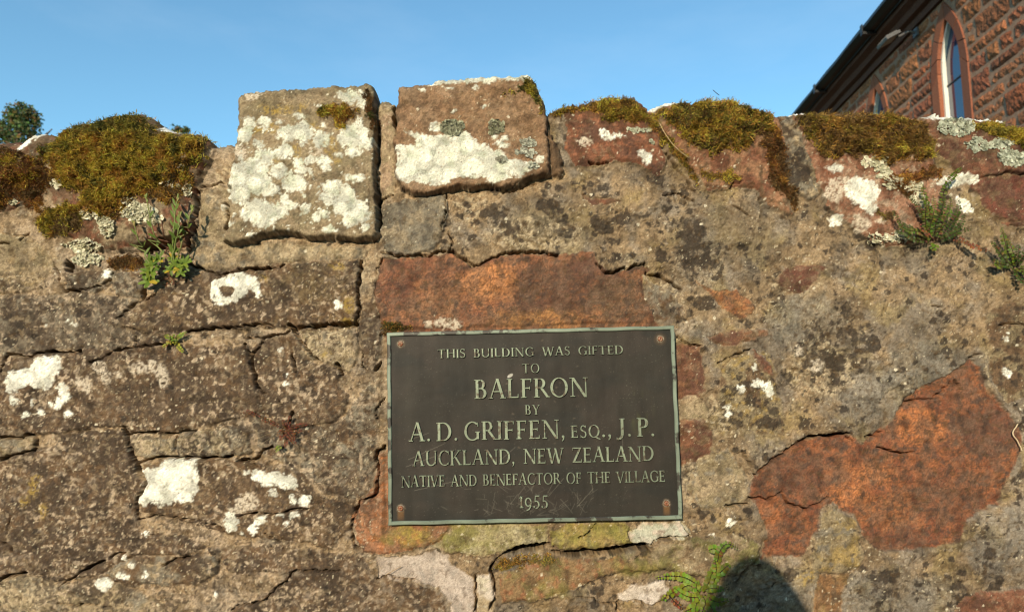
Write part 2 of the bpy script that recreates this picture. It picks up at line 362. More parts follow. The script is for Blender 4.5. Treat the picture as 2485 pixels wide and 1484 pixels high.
stone('face_stone', [(917,1348),(985,1352),(1050,1332),(1085,1345),(1100,1370),(1130,1392),(1152,1410),(1152,1500),(1140,1600),(1105,1600),(1090,1460),(1062,1422),(1000,1408),(915,1402)], 0, 6, 2, ((.41,.34,.28), (.45,.38,.32), (.36,.31,.26)), -.9, 'smooth pale pinkish grey mortar patch')
stone('face_stone', [(1582,1340),(1600,1318),(1660,1308),(1720,1300),(1800,1300),(1848,1320),(1842,1365),(1780,1392),(1700,1398),(1620,1385),(1585,1370)], 10, 12, 5, ((.28,.22,.135), OLV, (.20,.14,.08)), -.1, 'rounded tan stone right of the dark gap')
stone('face_stone', [(1498,1440),(1530,1420),(1612,1408),(1625,1432),(1600,1455),(1580,1470),(1550,1455),(1505,1460)], 4, 6, 3, (PAL, (.52,.46,.4), (.45,.38,.32)), -.9)
stone('face_stone', [(1155,1395),(1190,1392),(1202,1440),(1200,1490),(1180,1520),(1155,1500)], 3, 6, 4, (PAL, TAN, (.45,.4,.3)), -.8)
stone('face_stone', [(1660,1180),(1700,1110),(1765,1085),(1810,1140),(1822,1205),(1800,1230),(1700,1235)], 3, 9, 3, (SAND, TAN, GRY), .15)
stone('face_stone', [(2385,760),(2440,730),(2600,740),(2600,930),(2440,980),(2395,900),(2400,840)], 3, 9, 3, (BRN, SAND, DRK), .2)
stone('face_stone', [(-60,560),(60,570),(110,600),(140,640),(100,690),(60,712),(-60,695)], 5, 12, 3, (TAN, SAND, (.30,.22,.12)), -.1)
stone('face_stone', [(460,612),(480,560),(485,470),(530,450),(560,455),(555,520),(545,590),(640,590),(760,592),(900,600),(880,628),(700,636),(540,655),(480,650)], 3, 9, 4, (TAN, SAND, GRY), -.2)
# rough stones of the wall beyond the photo's edges
_r = random.Random(5)
for (cx, cy, rx, ry) in [(-230,600,130,70),(-260,800,140,80),(-220,1000,120,85),(-240,1210,130,90),(-540,640,120,80),(-560,880,130,100),(-520,1120,120,90),(-600,1330,150,80),(-260,440,110,60),(-520,430,110,60),
                         (2720,660,110,70),(2700,880,100,80),(2730,1090,110,85),(2720,1300,120,80),(3000,700,120,80),(3020,930,120,90),(2990,1180,120,90),(3020,1400,130,80),(2850,420,110,90),(3100,430,110,80),
                         (100,1680,170,70),(480,1720,150,80),(860,1690,150,75),(1240,1700,160,80),(1620,1690,150,80),(2000,1700,160,75),(2380,1690,150,80),(300,1900,170,80),(720,1920,170,80),(1150,1910,170,80),(1600,1920,180,85),(2050,1910,170,80),
                         (-300,1480,140,70),(-300,1700,150,80),(2750,1540,140,80),(2800,1780,160,85)]:
    k = 11; pts = []
    for i in range(k):
        a = 2 * math.pi * i / k; q = max(abs(math.cos(a)), abs(math.sin(a))) ** .6
        pts.append((cx + rx * math.cos(a) / q * _r.uniform(.85, 1.1), cy + ry * math.sin(a) / q * _r.uniform(.85, 1.1)))
    stone('face_stone', pts, _r.uniform(3, 9), 10, 5, _r.choice([(BRN, DRK, GRY), (RED, RDK, BRN), (GRY, SAND, TAN), (BRN, SAND, DRK)]), _r.uniform(-.1, .2), mott=.4)

CR = [(zA((0,960),(30,880),(60,825),(130,825),(200,845),(270,820),(340,815),(400,800),(520,803),(640,800)),5),(zA((700,880),(780,870),(850,840),(900,790),(1000,775),(1100,765),(1180,755),(1290,740),(1400,725)),4),
 (zA((930,550),(970,500),(1030,440),(1120,400),(1200,370),(1230,340)),4),(zA((530,315),(620,320),(700,300),(800,280),(870,230),(890,190)),4.5),(zA((440,120),(480,200),(475,260),(520,320)),4),(zA((1075,690),(1080,745)),4),
 (zA((1120,380),(1150,300),(1140,220)),7),
 (zB((100,640),(300,620),(500,602),(690,578),(770,590)),4),(zB((905,590),(960,622),(1100,602),(1200,580),(1290,594),(1430,586)),9),(zB((1475,80),(1463,200),(1450,350),(1450,450),(1432,580)),6),
 (zB((110,115),(200,140),(300,170),(380,190),(480,175),(560,150),(760,145),(860,120)),4),(zB((920,600),(980,700),(1030,770),(1080,830),(1130,860)),5),
 (zB((900,640),(870,660),(780,670),(700,700),(680,760),(610,820),(600,900),(640,1000),(650,1080),(720,1135)),5),(zB((545,710),(600,690),(680,700)),4),(zB((550,740),(570,790),(610,820)),3),(zB((905,720),(930,850),(955,970)),3.5),(zB((820,1190),(855,1230)),4.5),(zB((940,1275),(910,1350)),4.5),
 (zB((1590,950),(1640,880)),5),(zB((1660,1160),(1600,1260),(1590,1330)),4.5),(zB((1320,980),(1290,900)),7),(zB((1470,780),(1490,830),(1480,900),(1510,940)),3),
 (zC((0,105),(170,105),(210,80),(260,80),(290,110),(275,170)),4),(zC((0,280),(100,240),(280,205)),5),(zC((980,20),(1000,100),(1020,200),(1060,270),(1100,340),(1150,440),(1160,480),(1110,570),(1085,650),(1095,750)),6.5),
 (zC((1000,75),(1150,65),(1400,70),(1450,50),(1560,45)),3.5),(zC((1100,300),(1200,275),(1280,260),(1450,262),(1560,275),(1650,260),(1780,270)),4.5),(zC((1390,90),(1390,190)),3.5),
 (zC((490,1270),(590,1220),(650,1160),(760,1110),(830,1075)),5),(zC((870,1060),(910,1020),(980,1010)),6),(zC((0,1240),(60,1200),(220,1165)),4.5),(zC((30,925),(110,985)),4),(zC((60,880),(90,730)),2.5),
 (zC((1290,1115),(1400,1070),(1530,1040)),3.5),(zC((470,1415),(700,1425),(880,1440)),3.5),(zC((1100,760),(1200,720),(1350,740),(1560,750),(1700,800),(1780,860)),2.5),
 (zD((0,275),(100,262),(170,275),(250,245)),5),(zD((300,280),(410,280),(490,230),(510,200),(570,170)),5.5),(zD((290,720),(420,710),(520,712),(660,700),(740,672),(900,675)),3.5),
 (zD((250,1470),(280,1440),(400,1420),(510,1395),(600,1290),(690,1250),(710,1180),(760,1160),(900,1155),(1100,1165)),4),
 (zD((1460,180),(1400,215),(1400,300),(1410,400),(1390,560),(1270,610),(1230,680),(1200,780),(1200,880),(1230,970),(1290,1020)),4.5),(zD((510,860),(600,900),(640,950),(660,980)),2.5),(zD((20,770),(130,800),(200,870)),2.5),(zD((1400,1225),(1450,1210),(1700,1230)),2.5),
 (zD((300,290),(380,300),(470,350)),3),
 (z1((1330,825),(1400,815),(1480,795)),4.5),(z1((130,1170),(210,1130)),3),(z1((1240,1250),(1250,1180),(1290,1110),(1300,1000),(1300,850)),5),(z1((0,1190),(60,1190)),4),(z1((1480,920),(1500,990),(1480,1100)),4),
 (z2((1090,480),(1080,600),(1075,780),(1085,900),(1095,1000),(1095,1110)),8),(z2((1190,280),(1200,400),(1205,480)),5),(z2((1080,915),(1140,895),(1185,870)),5),(z2((160,1360),(260,1350),(380,1355)),3),
 (z3((20,915),(60,900),(110,870)),4),(z3((470,880),(465,1000),(435,1100)),3.5),(z3((480,1130),(510,1180),(480,1240)),4),
 (z3((40,1250),(130,1275),(200,1280),(300,1270),(350,1280),(430,1240),(500,1245),(560,1270),(640,1340),(668,1350),(720,1310),(830,1265),(980,1250),(1120,1250),(1200,1265)),5.5),
 (z3((0,1400),(40,1300)),3.5),(z3((130,440),(122,300),(150,200)),5),(z3((850,860),(960,830),(1060,790)),4),
 (z4((300,1320),(360,1385),(430,1380),(490,1350),(510,1365),(560,1335),(620,1330),(640,1400),(700,1400),(780,1430),(840,1480)),4.5),(z4((260,660),(320,670),(380,665)),4.5),(z4((740,880),(840,870),(950,920)),2.5),(z4((760,600),(830,700),(900,790),(960,850)),4),(z4((1180,830),(1210,790),(1270,785)),3),(z4((1380,850),(1400,980),(1395,1050)),3),(z4((1200,940),(1330,1020)),2.5),
 (zF((0,190),(60,180),(150,230),(240,290)),3.5),(zF((1000,1484),(1100,1420),(1170,1385),(1300,1380),(1450,1350)),4.5),(zF((500,830),(620,770),(750,735)),3),(zF((200,640),(300,700),(370,715)),2.5),
 (zG((0,1385),(170,1350)),4.5),(zG((300,1390),(430,1345)),4),(zG((1090,790),(1160,770)),5),(zG((1300,550),(1380,540),(1484,560)),3),(zG((970,960),(1025,1030)),3.5),(zG((560,1170),(620,1120),(800,1100),(880,1045),(940,970)),2.5),(zG((790,420),(830,415),(855,435)),3),
 (zJ((190,575),(350,580),(440,540),(490,610),(580,640),(640,665),(750,610),(820,570)),4),(zJ((0,640),(190,630)),3.5),(zJ((130,200),(200,300),(230,400),(300,340),(420,250),(560,160),(680,95),(800,85),(970,60)),4.5),(zJ((960,80),(1080,150)),2.5),(zJ((250,1070),(80,1250)),3.5),(zJ((1210,170),(1340,210),(1400,235),(1500,205)),2.5),
 (zH((1410,640),(1440,740),(1460,850),(1460,980),(1410,1050)),6),(zH((1250,680),(1250,900),(1240,1090)),3.5),(zH((1400,610),(1480,520),(1560,440)),4),
 (zI((455,980),(470,1090)),5),(zI((455,980),(680,960),(830,1030),(940,980),(1050,880),(1050,790)),3),(zI((40,290),(170,210),(240,110)),3.5),(zI((1170,85),(1220,190),(1270,260)),3),(zI((840,345),(900,290),(990,270),(1270,265)),3.5),(zI((0,910),(180,920),(280,990),(450,985)),3)]
GAPS = [z1((905,1200),(1000,1165),(1120,1150),(1240,1070),(1240,1140),(1110,1215),(970,1250)), z1((440,1300),(480,1330),(480,1390),(430,1370)),
        zH((1560,445),(1620,395),(1780,350),(2010,320),(2055,345),(1990,392),(1900,402),(1720,432),(1600,452)),
        zH((2080,425),(2200,432),(2485,400)) + zI((200,405),(450,368),(700,325),(835,345),(832,415),(700,400),(460,455),(280,450),(0,465)) + zH((2400,470),(2250,455))]

# white crust lichen (surface stains)
WP = [z3((190,445),(250,450),(330,465),(400,490),(440,480),(480,470),(590,450),(640,480),(690,530),(750,545),(775,580),(830,575),(850,600),(860,640),(930,640),(1020,660),(1030,710),(980,760),(900,770),(830,800),(800,815),(750,800),(700,755),(640,770),(560,765),(490,800),(460,820),(380,815),(300,795),(220,800),(130,770),(130,720),(150,640),(140,560),(230,540),(270,530),(240,490)),
 z3((320,150),(430,105),(560,80),(700,70),(870,60),(1040,60),(1050,115),(1000,120),(860,118),(740,132),(640,130),(500,137),(400,152)),
 zB((285,270),(340,220),(430,200),(510,165),(600,190),(660,220),(670,260),(695,350),(660,380),(650,345),(590,320),(550,370),(490,420),(440,410),(360,440),(300,400),(290,340)),
 zA((70,960),(150,940),(230,930),(280,850),(360,830),(390,850),(420,825),(470,850),(480,900),(470,960),(430,1020),(400,1080),(350,1110),(280,1090),(230,1060),(180,1100),(100,1130),(50,1120),(50,1040)),
 zA((450,1050),(500,1040),(545,1100),(550,1170),(480,1250),(420,1250),(440,1190),(470,1150),(440,1090)),
 zC((1115,370),(1270,320),(1310,275),(1400,265),(1560,275),(1550,340),(1580,420),(1570,520),(1520,590),(1430,625),(1410,600),(1310,655),(1250,640),(1200,600),(1160,660),(1110,630),(1105,590),(1150,500),(1150,440)),
 zD((400,360),(460,355),(600,380),(720,400),(770,430),(775,490),(740,525),(680,520),(600,490),(520,490),(440,450),(390,430)),
 zF((730,990),(780,950),(850,970),(910,990),(920,1050),(905,1100),(870,1090),(850,1040),(800,1020),(750,1010)),
 z5((290,630),(350,600),(410,630),(390,660),(330,650)),
 z5((420,740),(450,690),(500,670),(600,700),(640,760),(600,830),(620,880),(580,900),(480,840),(420,800)),
 z5((870,300),(960,300),(1080,290),(1200,300),(1350,310),(1400,345),(1340,355),(1200,347),(1080,347),(950,347)),
 z5((950,690),(1050,680),(1100,650),(1200,670),(1210,710),(1150,715),(1100,730),(1050,740),(980,730)), z5((1090,790),(1150,810),(1190,870),(1150,900),(1100,870),(1080,830)),
 z4((640,300),(700,245),(780,225),(900,230),(880,280),(780,290),(690,320)), z5((60,310),(100,280),(180,285),(240,325),(140,300)),
 z1((90,560),(130,480),(200,445),(260,450),(200,520),(150,570)), z1((1020,440),(1070,400),(1190,450),(1050,455)), z4((330,440),(370,435),(400,465),(520,480),(440,490),(370,520),(330,500)), z4((570,590),(620,570),(670,610),(670,650),(630,670),(590,650))]
WB = blobs(z2,(245,400,45,40),(345,395,50,40),(440,395,28,20),(580,360,45,22),(700,285,25,20),(900,225,85,45),(985,240,40,65),(205,480,60,50),(300,540,40,30),(500,470,90,60),(600,460,70,70),(470,590,65,55),(350,620,70,60),(720,510,55,60),(600,545,30,20),(930,490,110,80),(1020,540,60,40),(970,390,35,40),(730,410,25,20),(830,605,30,22),(930,590,60,30),(650,645,40,30),(570,660,45,40),(740,670,45,55),(590,710,50,35),(270,700,110,70),(180,740,85,70),(180,850,80,80),(310,800,90,80),(440,720,60,50),(540,800,90,60),(390,840,50,40),(940,760,70,30),(800,830,80,60),(780,890,80,50),(880,870,70,60),(920,960,120,60),(970,1000,80,60),(900,1050,50,40),(860,960,70,50),(610,960,40,35),(300,960,110,60),(230,1000,60,50),(340,1030,90,70),(430,980,80,50),(500,940,60,35),(125,1060,25,18),(680,1020,35,30),(745,1000,40,30),(775,1105,55,30),(1005,1090,30,35),(75,950,15,30),(265,1140,30,20),(480,890,40,30)) \
 + blobs(z3,(405,425,38,38),(840,540,50,25),(790,495,25,18),(855,497,25,15),(655,165,27,14),(720,285,20,12),(515,320,18,9),(480,170,30,10),(310,185,30,14),(1085,640,35,25)) \
 + blobs(zB,(1285,430,35,40),(825,785,25,24),(885,1055,22,22),(890,985,16,16)) + blobs(zA,(115,1180,30,40),(255,1205,20,40),(200,1300,40,25),(315,1285,25,35),(535,1290,38,32),(400,1225,20,20),(840,190,45,35),(510,545,18,18),(560,575,14,14),(590,600,22,18),(365,605,16,12)) \
 + blobs(zC,(825,1260,62,55),(970,1200,55,32),(1145,1180,22,35),(1165,860,25,25),(1045,1110,25,22),(985,1060,25,25),(1710,1330,15,20)) \
 + blobs(zD,(575,540,35,35),(740,595,32,42),(835,600,50,50),(240,780,55,80),(480,760,55,45),(420,830,45,55),(745,715,40,28),(630,710,35,15),(700,780,22,25),(625,790,15,12),(325,872,20,12),(360,385,28,25)) \
 + blobs(zF,(672,1030,32,24),(575,1200,20,36),(570,1160,30,16),(770,870,18,26)) + blobs(zG,(1345,605,20,17),(1340,665,20,17),(1365,905,42,34)) + blobs(z5,(375,935,45,26),(355,955,25,20)) \
 + blobs(z1,(1240,630,28,26)) + blobs(zI,(1725,105,65,45),(1510,220,28,16))
# paler, thinner crusts: beige or grey
BB = blobs(z2,(180,590,50,50),(690,590,50,30),(260,200,60,60)) + blobs(zD,(370,620,110,75),(300,680,80,40)) + blobs(zA,(800,930,70,50),(640,1030,75,38),(690,1090,40,50),(850,1010,38,50),(1110,940,80,45),(1230,930,80,50),(1290,1000,50,90),(940,980,40,40)) \
 + blobs(z5,(420,730,110,55),(350,780,60,55),(520,960,60,55),(640,940,40,20)) + blobs(zE,(830,135,110,60),(1000,125,160,65),(1120,150,85,45)) + blobs(z4,(230,525,55,30)) + blobs(zF,(1250,860,60,50),(1100,740,40,40))
BLK = [(2040,835,95,75),(2010,905,60,50),(1975,880,40,30),(1640,520,60,60),(1560,545,45,35),(1500,520,35,25),(1190,525,50,28),(1230,560,45,22),(1330,500,60,28),(1260,590,30,14),(1370,560,40,30),(1440,450,50,22),(1475,365,40,22),(1790,950,40,28),(1850,945,45,40),(1870,1020,38,38),(1800,1015,40,25),(1930,420,22,50),(2120,460,1,1),(2160,1460,60,50),(2240,1420,40,40),(2120,1395,40,18),(1680,600,45,60),(1700,640,50,50),(2370,1290,25,18),(2400,1395,40,50)]
YEL = blobs(z2,(450,310,90,30),(380,310,60,25),(600,290,30,25),(300,440,50,40),(560,590,30,60),(790,560,40,70),(690,430,40,30),(830,650,30,22),(430,655,25,18),(380,430,60,30)) + blobs(zC,(270,500,45,70),(350,680,40,60),(200,610,40,50),(300,420,30,20)) + blobs(zB,(1290,130,60,40),(710,215,32,30),(1380,430,50,70),(1380,560,60,35),(1200,820,40,25)) + [(1000,1300,40,20),(1960,1400,20,14)]

# ---- tensor grid over the wall, fine inside the photo and coarse beyond it
def axis(lo, a, b, hi, d, g):
    mid = np.arange(a, b, d); L = [a]; s_ = d
    while L[-1] > lo: s_ = min(s_ * g, .03); L.append(L[-1] - s_)
    U = [mid[-1]]; s_ = d
    while U[-1] < hi: s_ = min(s_ * g, .03); U.append(U[-1] + s_)
    return np.concatenate([np.array(L[1:])[::-1], mid, np.array(U[1:])])
GD = 0.00185
gx = axis(-2.2, -.98, .98, 2.2, GD, 1.06)
gz = axis(0.0, 1.13, 2.135, 2.2, GD, 1.06); gz[0] = 0.0
NX, NZ = len(gx), len(gz)
X, Z = np.meshgrid(gx, gz)          # rows = z
H = np.zeros_like(X)

def plaque_zone(px, py): return sdf([(925,798),(1648,778),(1668,1270),(935,1285)], px, py)

def relief(px, py):
    wx = fbm(px / 46, py / 46, 3, 3) * 7 + perlin(px / 11, py / 11, 4) * 2.6
    wy = fbm(px / 46 + 9, py / 46 + 4, 3, 6) * 7 + perlin(px / 11, py / 11, 8) * 2.6
    qx, qy = px + wx, py + wy
    lab = np.full(px.shape, -1, dtype=np.int32)
    h = np.zeros_like(px); dst = np.full(px.shape, -99.0)
    rmul = np.full(px.shape, 1.0)
    for i, s in enumerate(ST):
        d = sdf(s['poly'], qx, qy)
        e = s['ew']
        m = d > -e * .25
        t = np.clip((d + e * .25) / (e * 1.25), 0, 1)
        prof = np.sqrt(np.clip(1 - (1 - t) ** 2, 0, 1))
        hs = s['off'] * prof
        if s['kind'] == 'coping_stone' and e > 15:      # rounded boulder
            hs = hs * .6 + s['off'] * .55 * sst(0, 90, d)
        hm, pm, sm = h[m], prof[m], hs[m]
        h[m] = np.maximum(sm, hm * (1 - pm)) if s['off'] > 0 else hm * (1 - pm) + sm
        nb_ = np.abs(d) < 14
        if nb_.any(): h[nb_] -= .65 * s['gr'] * np.exp(-(d[nb_] / 5.0) ** 2) * sst(-.25, .35, fbm(px[nb_] / 40, py[nb_] / 40, 2, 40 + i))
        lab = np.where(d > 0, i, lab); dst = np.where(d > 0, d, dst)
    return h, lab, dst, qx, qy

PX, PY = proj(X, 0 * X, Z)
h0, *_ = relief(PX, PY)
k_ = 7
def blur(a, n):
    for _ in range(n):
        a = (a + np.roll(a, 1, 0) + np.roll(a, -1, 0) + np.roll(a, 1, 1) + np.roll(a, -1, 1)) / 5
    return a
hb = blur(h0, 60) * .001
PX, PY = proj(X, -hb, Z)
h, LAB, DST, QX, QY = relief(PX, PY)

# bumps of the moss cushions
MOSS = dict(
 left=z1((360,450),(440,400),(600,372),(700,350),(800,318),(900,330),(980,360),(1040,400),(1030,450),(1180,455),(1300,465),(1380,500),(1370,560),(1330,600),(1400,640),(1390,680),(1280,700),(1240,780),(1150,800),(1050,830),(960,830),(880,870),(800,900),(740,1000),(680,1050),(640,1000),(560,960),(450,1000),(380,1050),(340,1140),(270,1130),(260,1010),(340,960),(420,930),(520,910),(520,850),(420,820),(340,780),(330,700),(300,640),(240,600),(260,550),(340,520)),
 side=z1((20,700),(130,650),(250,690),(330,720),(340,800),(280,860),(260,1010),(180,960),(120,890),(40,960),(-60,990),(-60,760)),
 fringe=z1((700,790),(900,800),(1000,830),(1200,800),(1270,730),(1320,820),(1200,900),(1130,950),(1000,900),(900,880),(820,1000),(760,1060),(690,1000)),
 hang=z1((260,960),(420,915),(560,1000),(545,1100),(420,1150),(300,1165),(250,1080)),
 edge=[(-160,390)] + z1((-60,560),(0,545),(60,560),(150,590),(140,640),(230,620),(320,660),(330,720),(260,780),(200,840),(60,840),(30,960),(-60,1000)) + [(-160,500)],
 ledge=z1((700,1290),(800,1260),(920,1270),(960,1330),(900,1370),(720,1370)),
 block=z2((700,310),(760,285),(830,280),(930,300),(980,320),(900,370),(870,430),(820,420),(800,370),(720,360)),
 crack=z2((1000,160),(1050,200),(1070,290),(1110,400),(1090,480),(1050,450),(1010,320)),
 corner=z3((860,210),(960,180),(990,115),(1050,120),(1110,230),(1130,310),(1110,340),(1070,280),(1030,220),(960,200),(900,220)),
 red=z4((-30,300),(110,250),(250,212),(330,225),(430,200),(550,200),(600,230),(620,300),(680,370),(730,450),(790,520),(870,600),(930,700),(990,800),(960,830),(900,720),(840,640),(760,560),(700,460),(600,400),(480,380),(400,400),(300,330),(220,315),(120,345),(20,345)),
 dome=z4((660,340),(800,285),(900,255),(960,215),(1080,205),(1200,235),(1290,265),(1400,290),(1500,335),(1480,380),(1460,460),(1370,460),(1330,530),(1250,580),(1180,560),(1100,600),(1060,650),(1030,600),(940,560),(870,500),(830,420),(740,400),(680,370)),
 strip=z4((1390,480),(1490,420),(1540,520),(1570,620),(1560,720),(1640,860),(1630,990),(1560,900),(1450,810),(1440,640),(1400,560)),
 yellow=z4((960,720),(1100,730),(1200,700),(1290,760),(1180,800),(1100,770),(1020,780)),
 brown=z5((120,310),(250,283),(500,276),(700,283),(800,330),(880,370),(920,440),(960,510),(920,570),(880,600),(800,560),(740,600),(640,600),(560,560),(460,550),(330,590),(290,560),(230,500),(160,420)),
 lower=z5((700,660),(860,640),(940,605),(1020,640),(980,690),(900,680),(860,720),(800,800),(720,760),(640,700)),
 foot=z5((600,880),(700,880),(710,930),(640,930)),
 end=z5((1170,360),(1300,360),(1484,400),(1600,430),(1600,520),(1484,520),(1400,470),(1290,440),(1190,400)),
 plaque=zE((215,130),(300,100),(420,130),(560,160),(570,205),(300,210),(260,280),(215,260)),
 gap=zH((1450,600),(1540,500),(1700,470),(1900,450),(2150,480),(2100,560),(1900,550),(1700,590),(1550,620)))
MTHICK = dict(side=4, fringe=4, hang=4, left=10, edge=6, ledge=3, block=6, crack=5, corner=6, red=7, dome=12, strip=6, yellow=3, brown=9, lower=5, foot=3, end=7, plaque=5, gap=4)
mqx = PX + fbm(PX / 24, PY / 24, 3, 91) * 11; mqy = PY + fbm(PX / 24, PY / 24, 3, 95) * 11
MM = {}; MOSSM = np.zeros_like(PX)
for k, poly in MOSS.items():
    d = sdf(poly, mqx, mqy)
    if k in ('left', 'brown', 'dome', 'edge'):
        d = np.where(fbm(PX / 20, PY / 20, 3, 120) > .26 + .014 * np.clip(d, 0, 30), -5, d)
    MM[k] = d
    w = sst(-2, 10, d); MOSSM = np.maximum(MOSSM, w)
    h = h + MTHICK[k] * sst(-2, 26, d) * (1 + .95 * fbm(PX / 24, PY / 24, 3, 130))

# cracks and dark open gaps
for line, w in CR:
    d = pldist(line, PX + perlin(PX / 14, PY / 14, 51) * 4 + perlin(PX / 40, PY / 40, 52) * 3, PY + perlin(PX / 14, PY / 14, 53) * 4 + perlin(PX / 40, PY / 40, 54) * 3)
    ww = w * (.55 + .55 * np.clip(.6 + fbm(PX / 50, PY / 50, 2, 57), 0, 1.3)) * .62
    h = h - 22 * (1 - sst(ww * .55, ww * 1.25, d)) * (1 - .8 * MOSSM)
for g in GAPS:
    d = sdf(g, PX + perlin(PX / 16, PY / 16, 61) * 4, PY + perlin(PX / 16, PY / 16, 62) * 4)
    h = h - 95 * sst(-2, 3, d)
# crumbling mortar below the two blocks
# roughness
rough = np.ones_like(PX)
PAT = np.zeros(PX.shape, dtype=bool)
for i, s in enumerate(ST):
    if s['cols'][0] in (PAL,) or (s['label'] and 'smooth' in s['label']): rough = np.where(LAB == i, .25, rough); PAT |= LAB == i
rough = np.where((LAB >= 0) & ~PAT, .75, rough)
coarse = fbm(PX / 210, PY / 210, 3, 70) * 7 + fbm(PX / 62, PY / 62, 3, 72) * 3.2
med = fbm(PX / 17, PY / 17, 3, 74) * 1.5 + fbm(PX / 5.2, PY / 5.2, 2, 76) * 1.1
sharp = -np.abs(fbm(PX / 28, PY / 28, 3, 78)) * 2.0
pit = -1.8 * sst(.55, .8, fbm(PX / 6, PY / 6, 2, 80) + .4 * fbm(PX / 50, PY / 50, 2, 81))
gritm = sst(-.1, .5, fbm(PX / 90, PY / 90, 2, 82))          # where the mortar is coarse and gravelly
wd, wc = worley(PX / 9, PY / 9, 84)
grit = (LAB < 0) * gritm * np.clip(.7 - wd, 0, 1) * 2.6
lay = fbm(PX / 150, PY / 150, 4, 361); lay2 = fbm(PX / 75, PY / 75, 5, 363)
step = 2.4 * sst(-.012, .012, lay) + 2.0 * sst(-.012, .012, lay - .3) + 1.6 * sst(-.02, .02, lay2 - .12)
step = np.where(LAB < 0, step, .9 * sst(-.02, .02, lay2) + 1.2 * sst(-.02, .02, lay2 - .3)) * (1 - .8 * (rough < .3))
h = h + step + coarse + (med + sharp * gritm + pit) * rough + grit
zone = plaque_zone(PX, PY)
h = np.where(zone > -8, np.minimum(h, 6.0 - sst(-8, 4, zone) * 6), h)

# skyline: keep what lies under it, round the edge over
SKYW = [(x, y) for x, y in SKY]
skyp = SKYW + [(3400, 4000), (-900, 4000)]
snx = PX + perlin(PX / 20, PY / 20, 33) * 3; sny = PY + perlin(PX / 20, PY / 20, 35) * 3.4 + perlin(PX / 7, PY / 7, 36) * 1.2
sk = np.full(PX.shape, 99.0)
near = PY < 460
P_ = np.array(SKYW, dtype=float)
xs, ys = snx[near], sny[near]
d2 = np.full(xs.shape, 1e9)
for i in range(1, len(P_)):
    ax, ay = P_[i - 1]; ex, ey = P_[i] - P_[i - 1]
    t = np.clip(((xs - ax) * ex + (ys - ay) * ey) / (ex * ex + ey * ey), 0, 1)
    d2 = np.minimum(d2, (xs - ax - t * ex) ** 2 + (ys - ay - t * ey) ** 2)
ins = ys > np.interp(xs, P_[:, 0], P_[:, 1])
sk[near] = np.where(ins, 1, -1) * np.sqrt(d2)
blk = ((LAB == 2) | (LAB == 4))
rr = np.where(blk, 12.0, 30.0)
tt = np.clip(sk / rr, 0, 1)
h = h - np.where(blk, 12, 26) * (1 - np.sqrt(np.clip(1 - (1 - tt) ** 2, 0, 1)))
H = h * .001

# ---- colour of stone, mortar and lichen
def mix(base, c, w): return base + (np.asarray(c, dtype=float) - base) * np.asarray(w)[..., None]
n1 = fbm(PX / 120, PY / 120, 4, 201); n2 = fbm(PX / 36, PY / 36, 4, 203); n3 = fbm(PX / 11, PY / 11, 3, 205); n4 = perlin(PX / 4, PY / 4, 207)
col = np.empty(PX.shape + (3,)); col[:] = (.295, .212, .125)
col = mix(col, (.245, .203, .152), sst(-.1, .45, n1 + .35 * n2 + .25 * sst(1650, 2100, PX) * sst(700, 900, PY)))
col = mix(col, (.31, .235, .095), sst(.05, .55, fbm(PX / 90, PY / 90, 3, 209) + .2 * n3) * sst(1100, 1500, PX) * .5)
col = mix(col, (.42, .32, .215), sst(1150, 800, PX) * sst(-.3, .4, n2 + n3 * .5) * .75)
col = mix(col, (.42, .35, .26), sst(.3, .75, fbm(PX / 22, PY / 22, 4, 211)) * .7)
for i, s in enumerate(ST):
    m = LAB == i
    if not m.any(): continue
    a, b, c = s['cols']
    sd = 220 + i
    q = fbm(PX[m] / 60, PY[m] / 60, 4, sd) ; q2 = fbm(PX[m] / 20, PY[m] / 20, 4, sd + 100)
    cc = np.empty((m.sum(), 3)); cc[:] = a
    cc = mix(cc, b, sst(-.15, .35, q + .3 * q2)); cc = mix(cc, c, sst(.05, .5, q2 - .4 * q))
    if s['mott']:
        mo = sst(.02, .32, fbm(PX[m] / 13, PY[m] / 13, 4, 215) + .45 * fbm(PX[m] / 70, PY[m] / 70, 3, 216) - .12)
        cc = mix(cc, (.40, .315, .22), mo * s['mott'] * .8)
    if s['kind'] == 'face_stone':            # mortar smeared over the edges of the stone
        wq = sst(-4, 2.5 if s['gr'] > 4 else 6, DST[m] + n3[m] * 5 + n2[m] * 4)
        cc = col[m] + (cc - col[m]) * wq[:, None]
    col[m] = cc
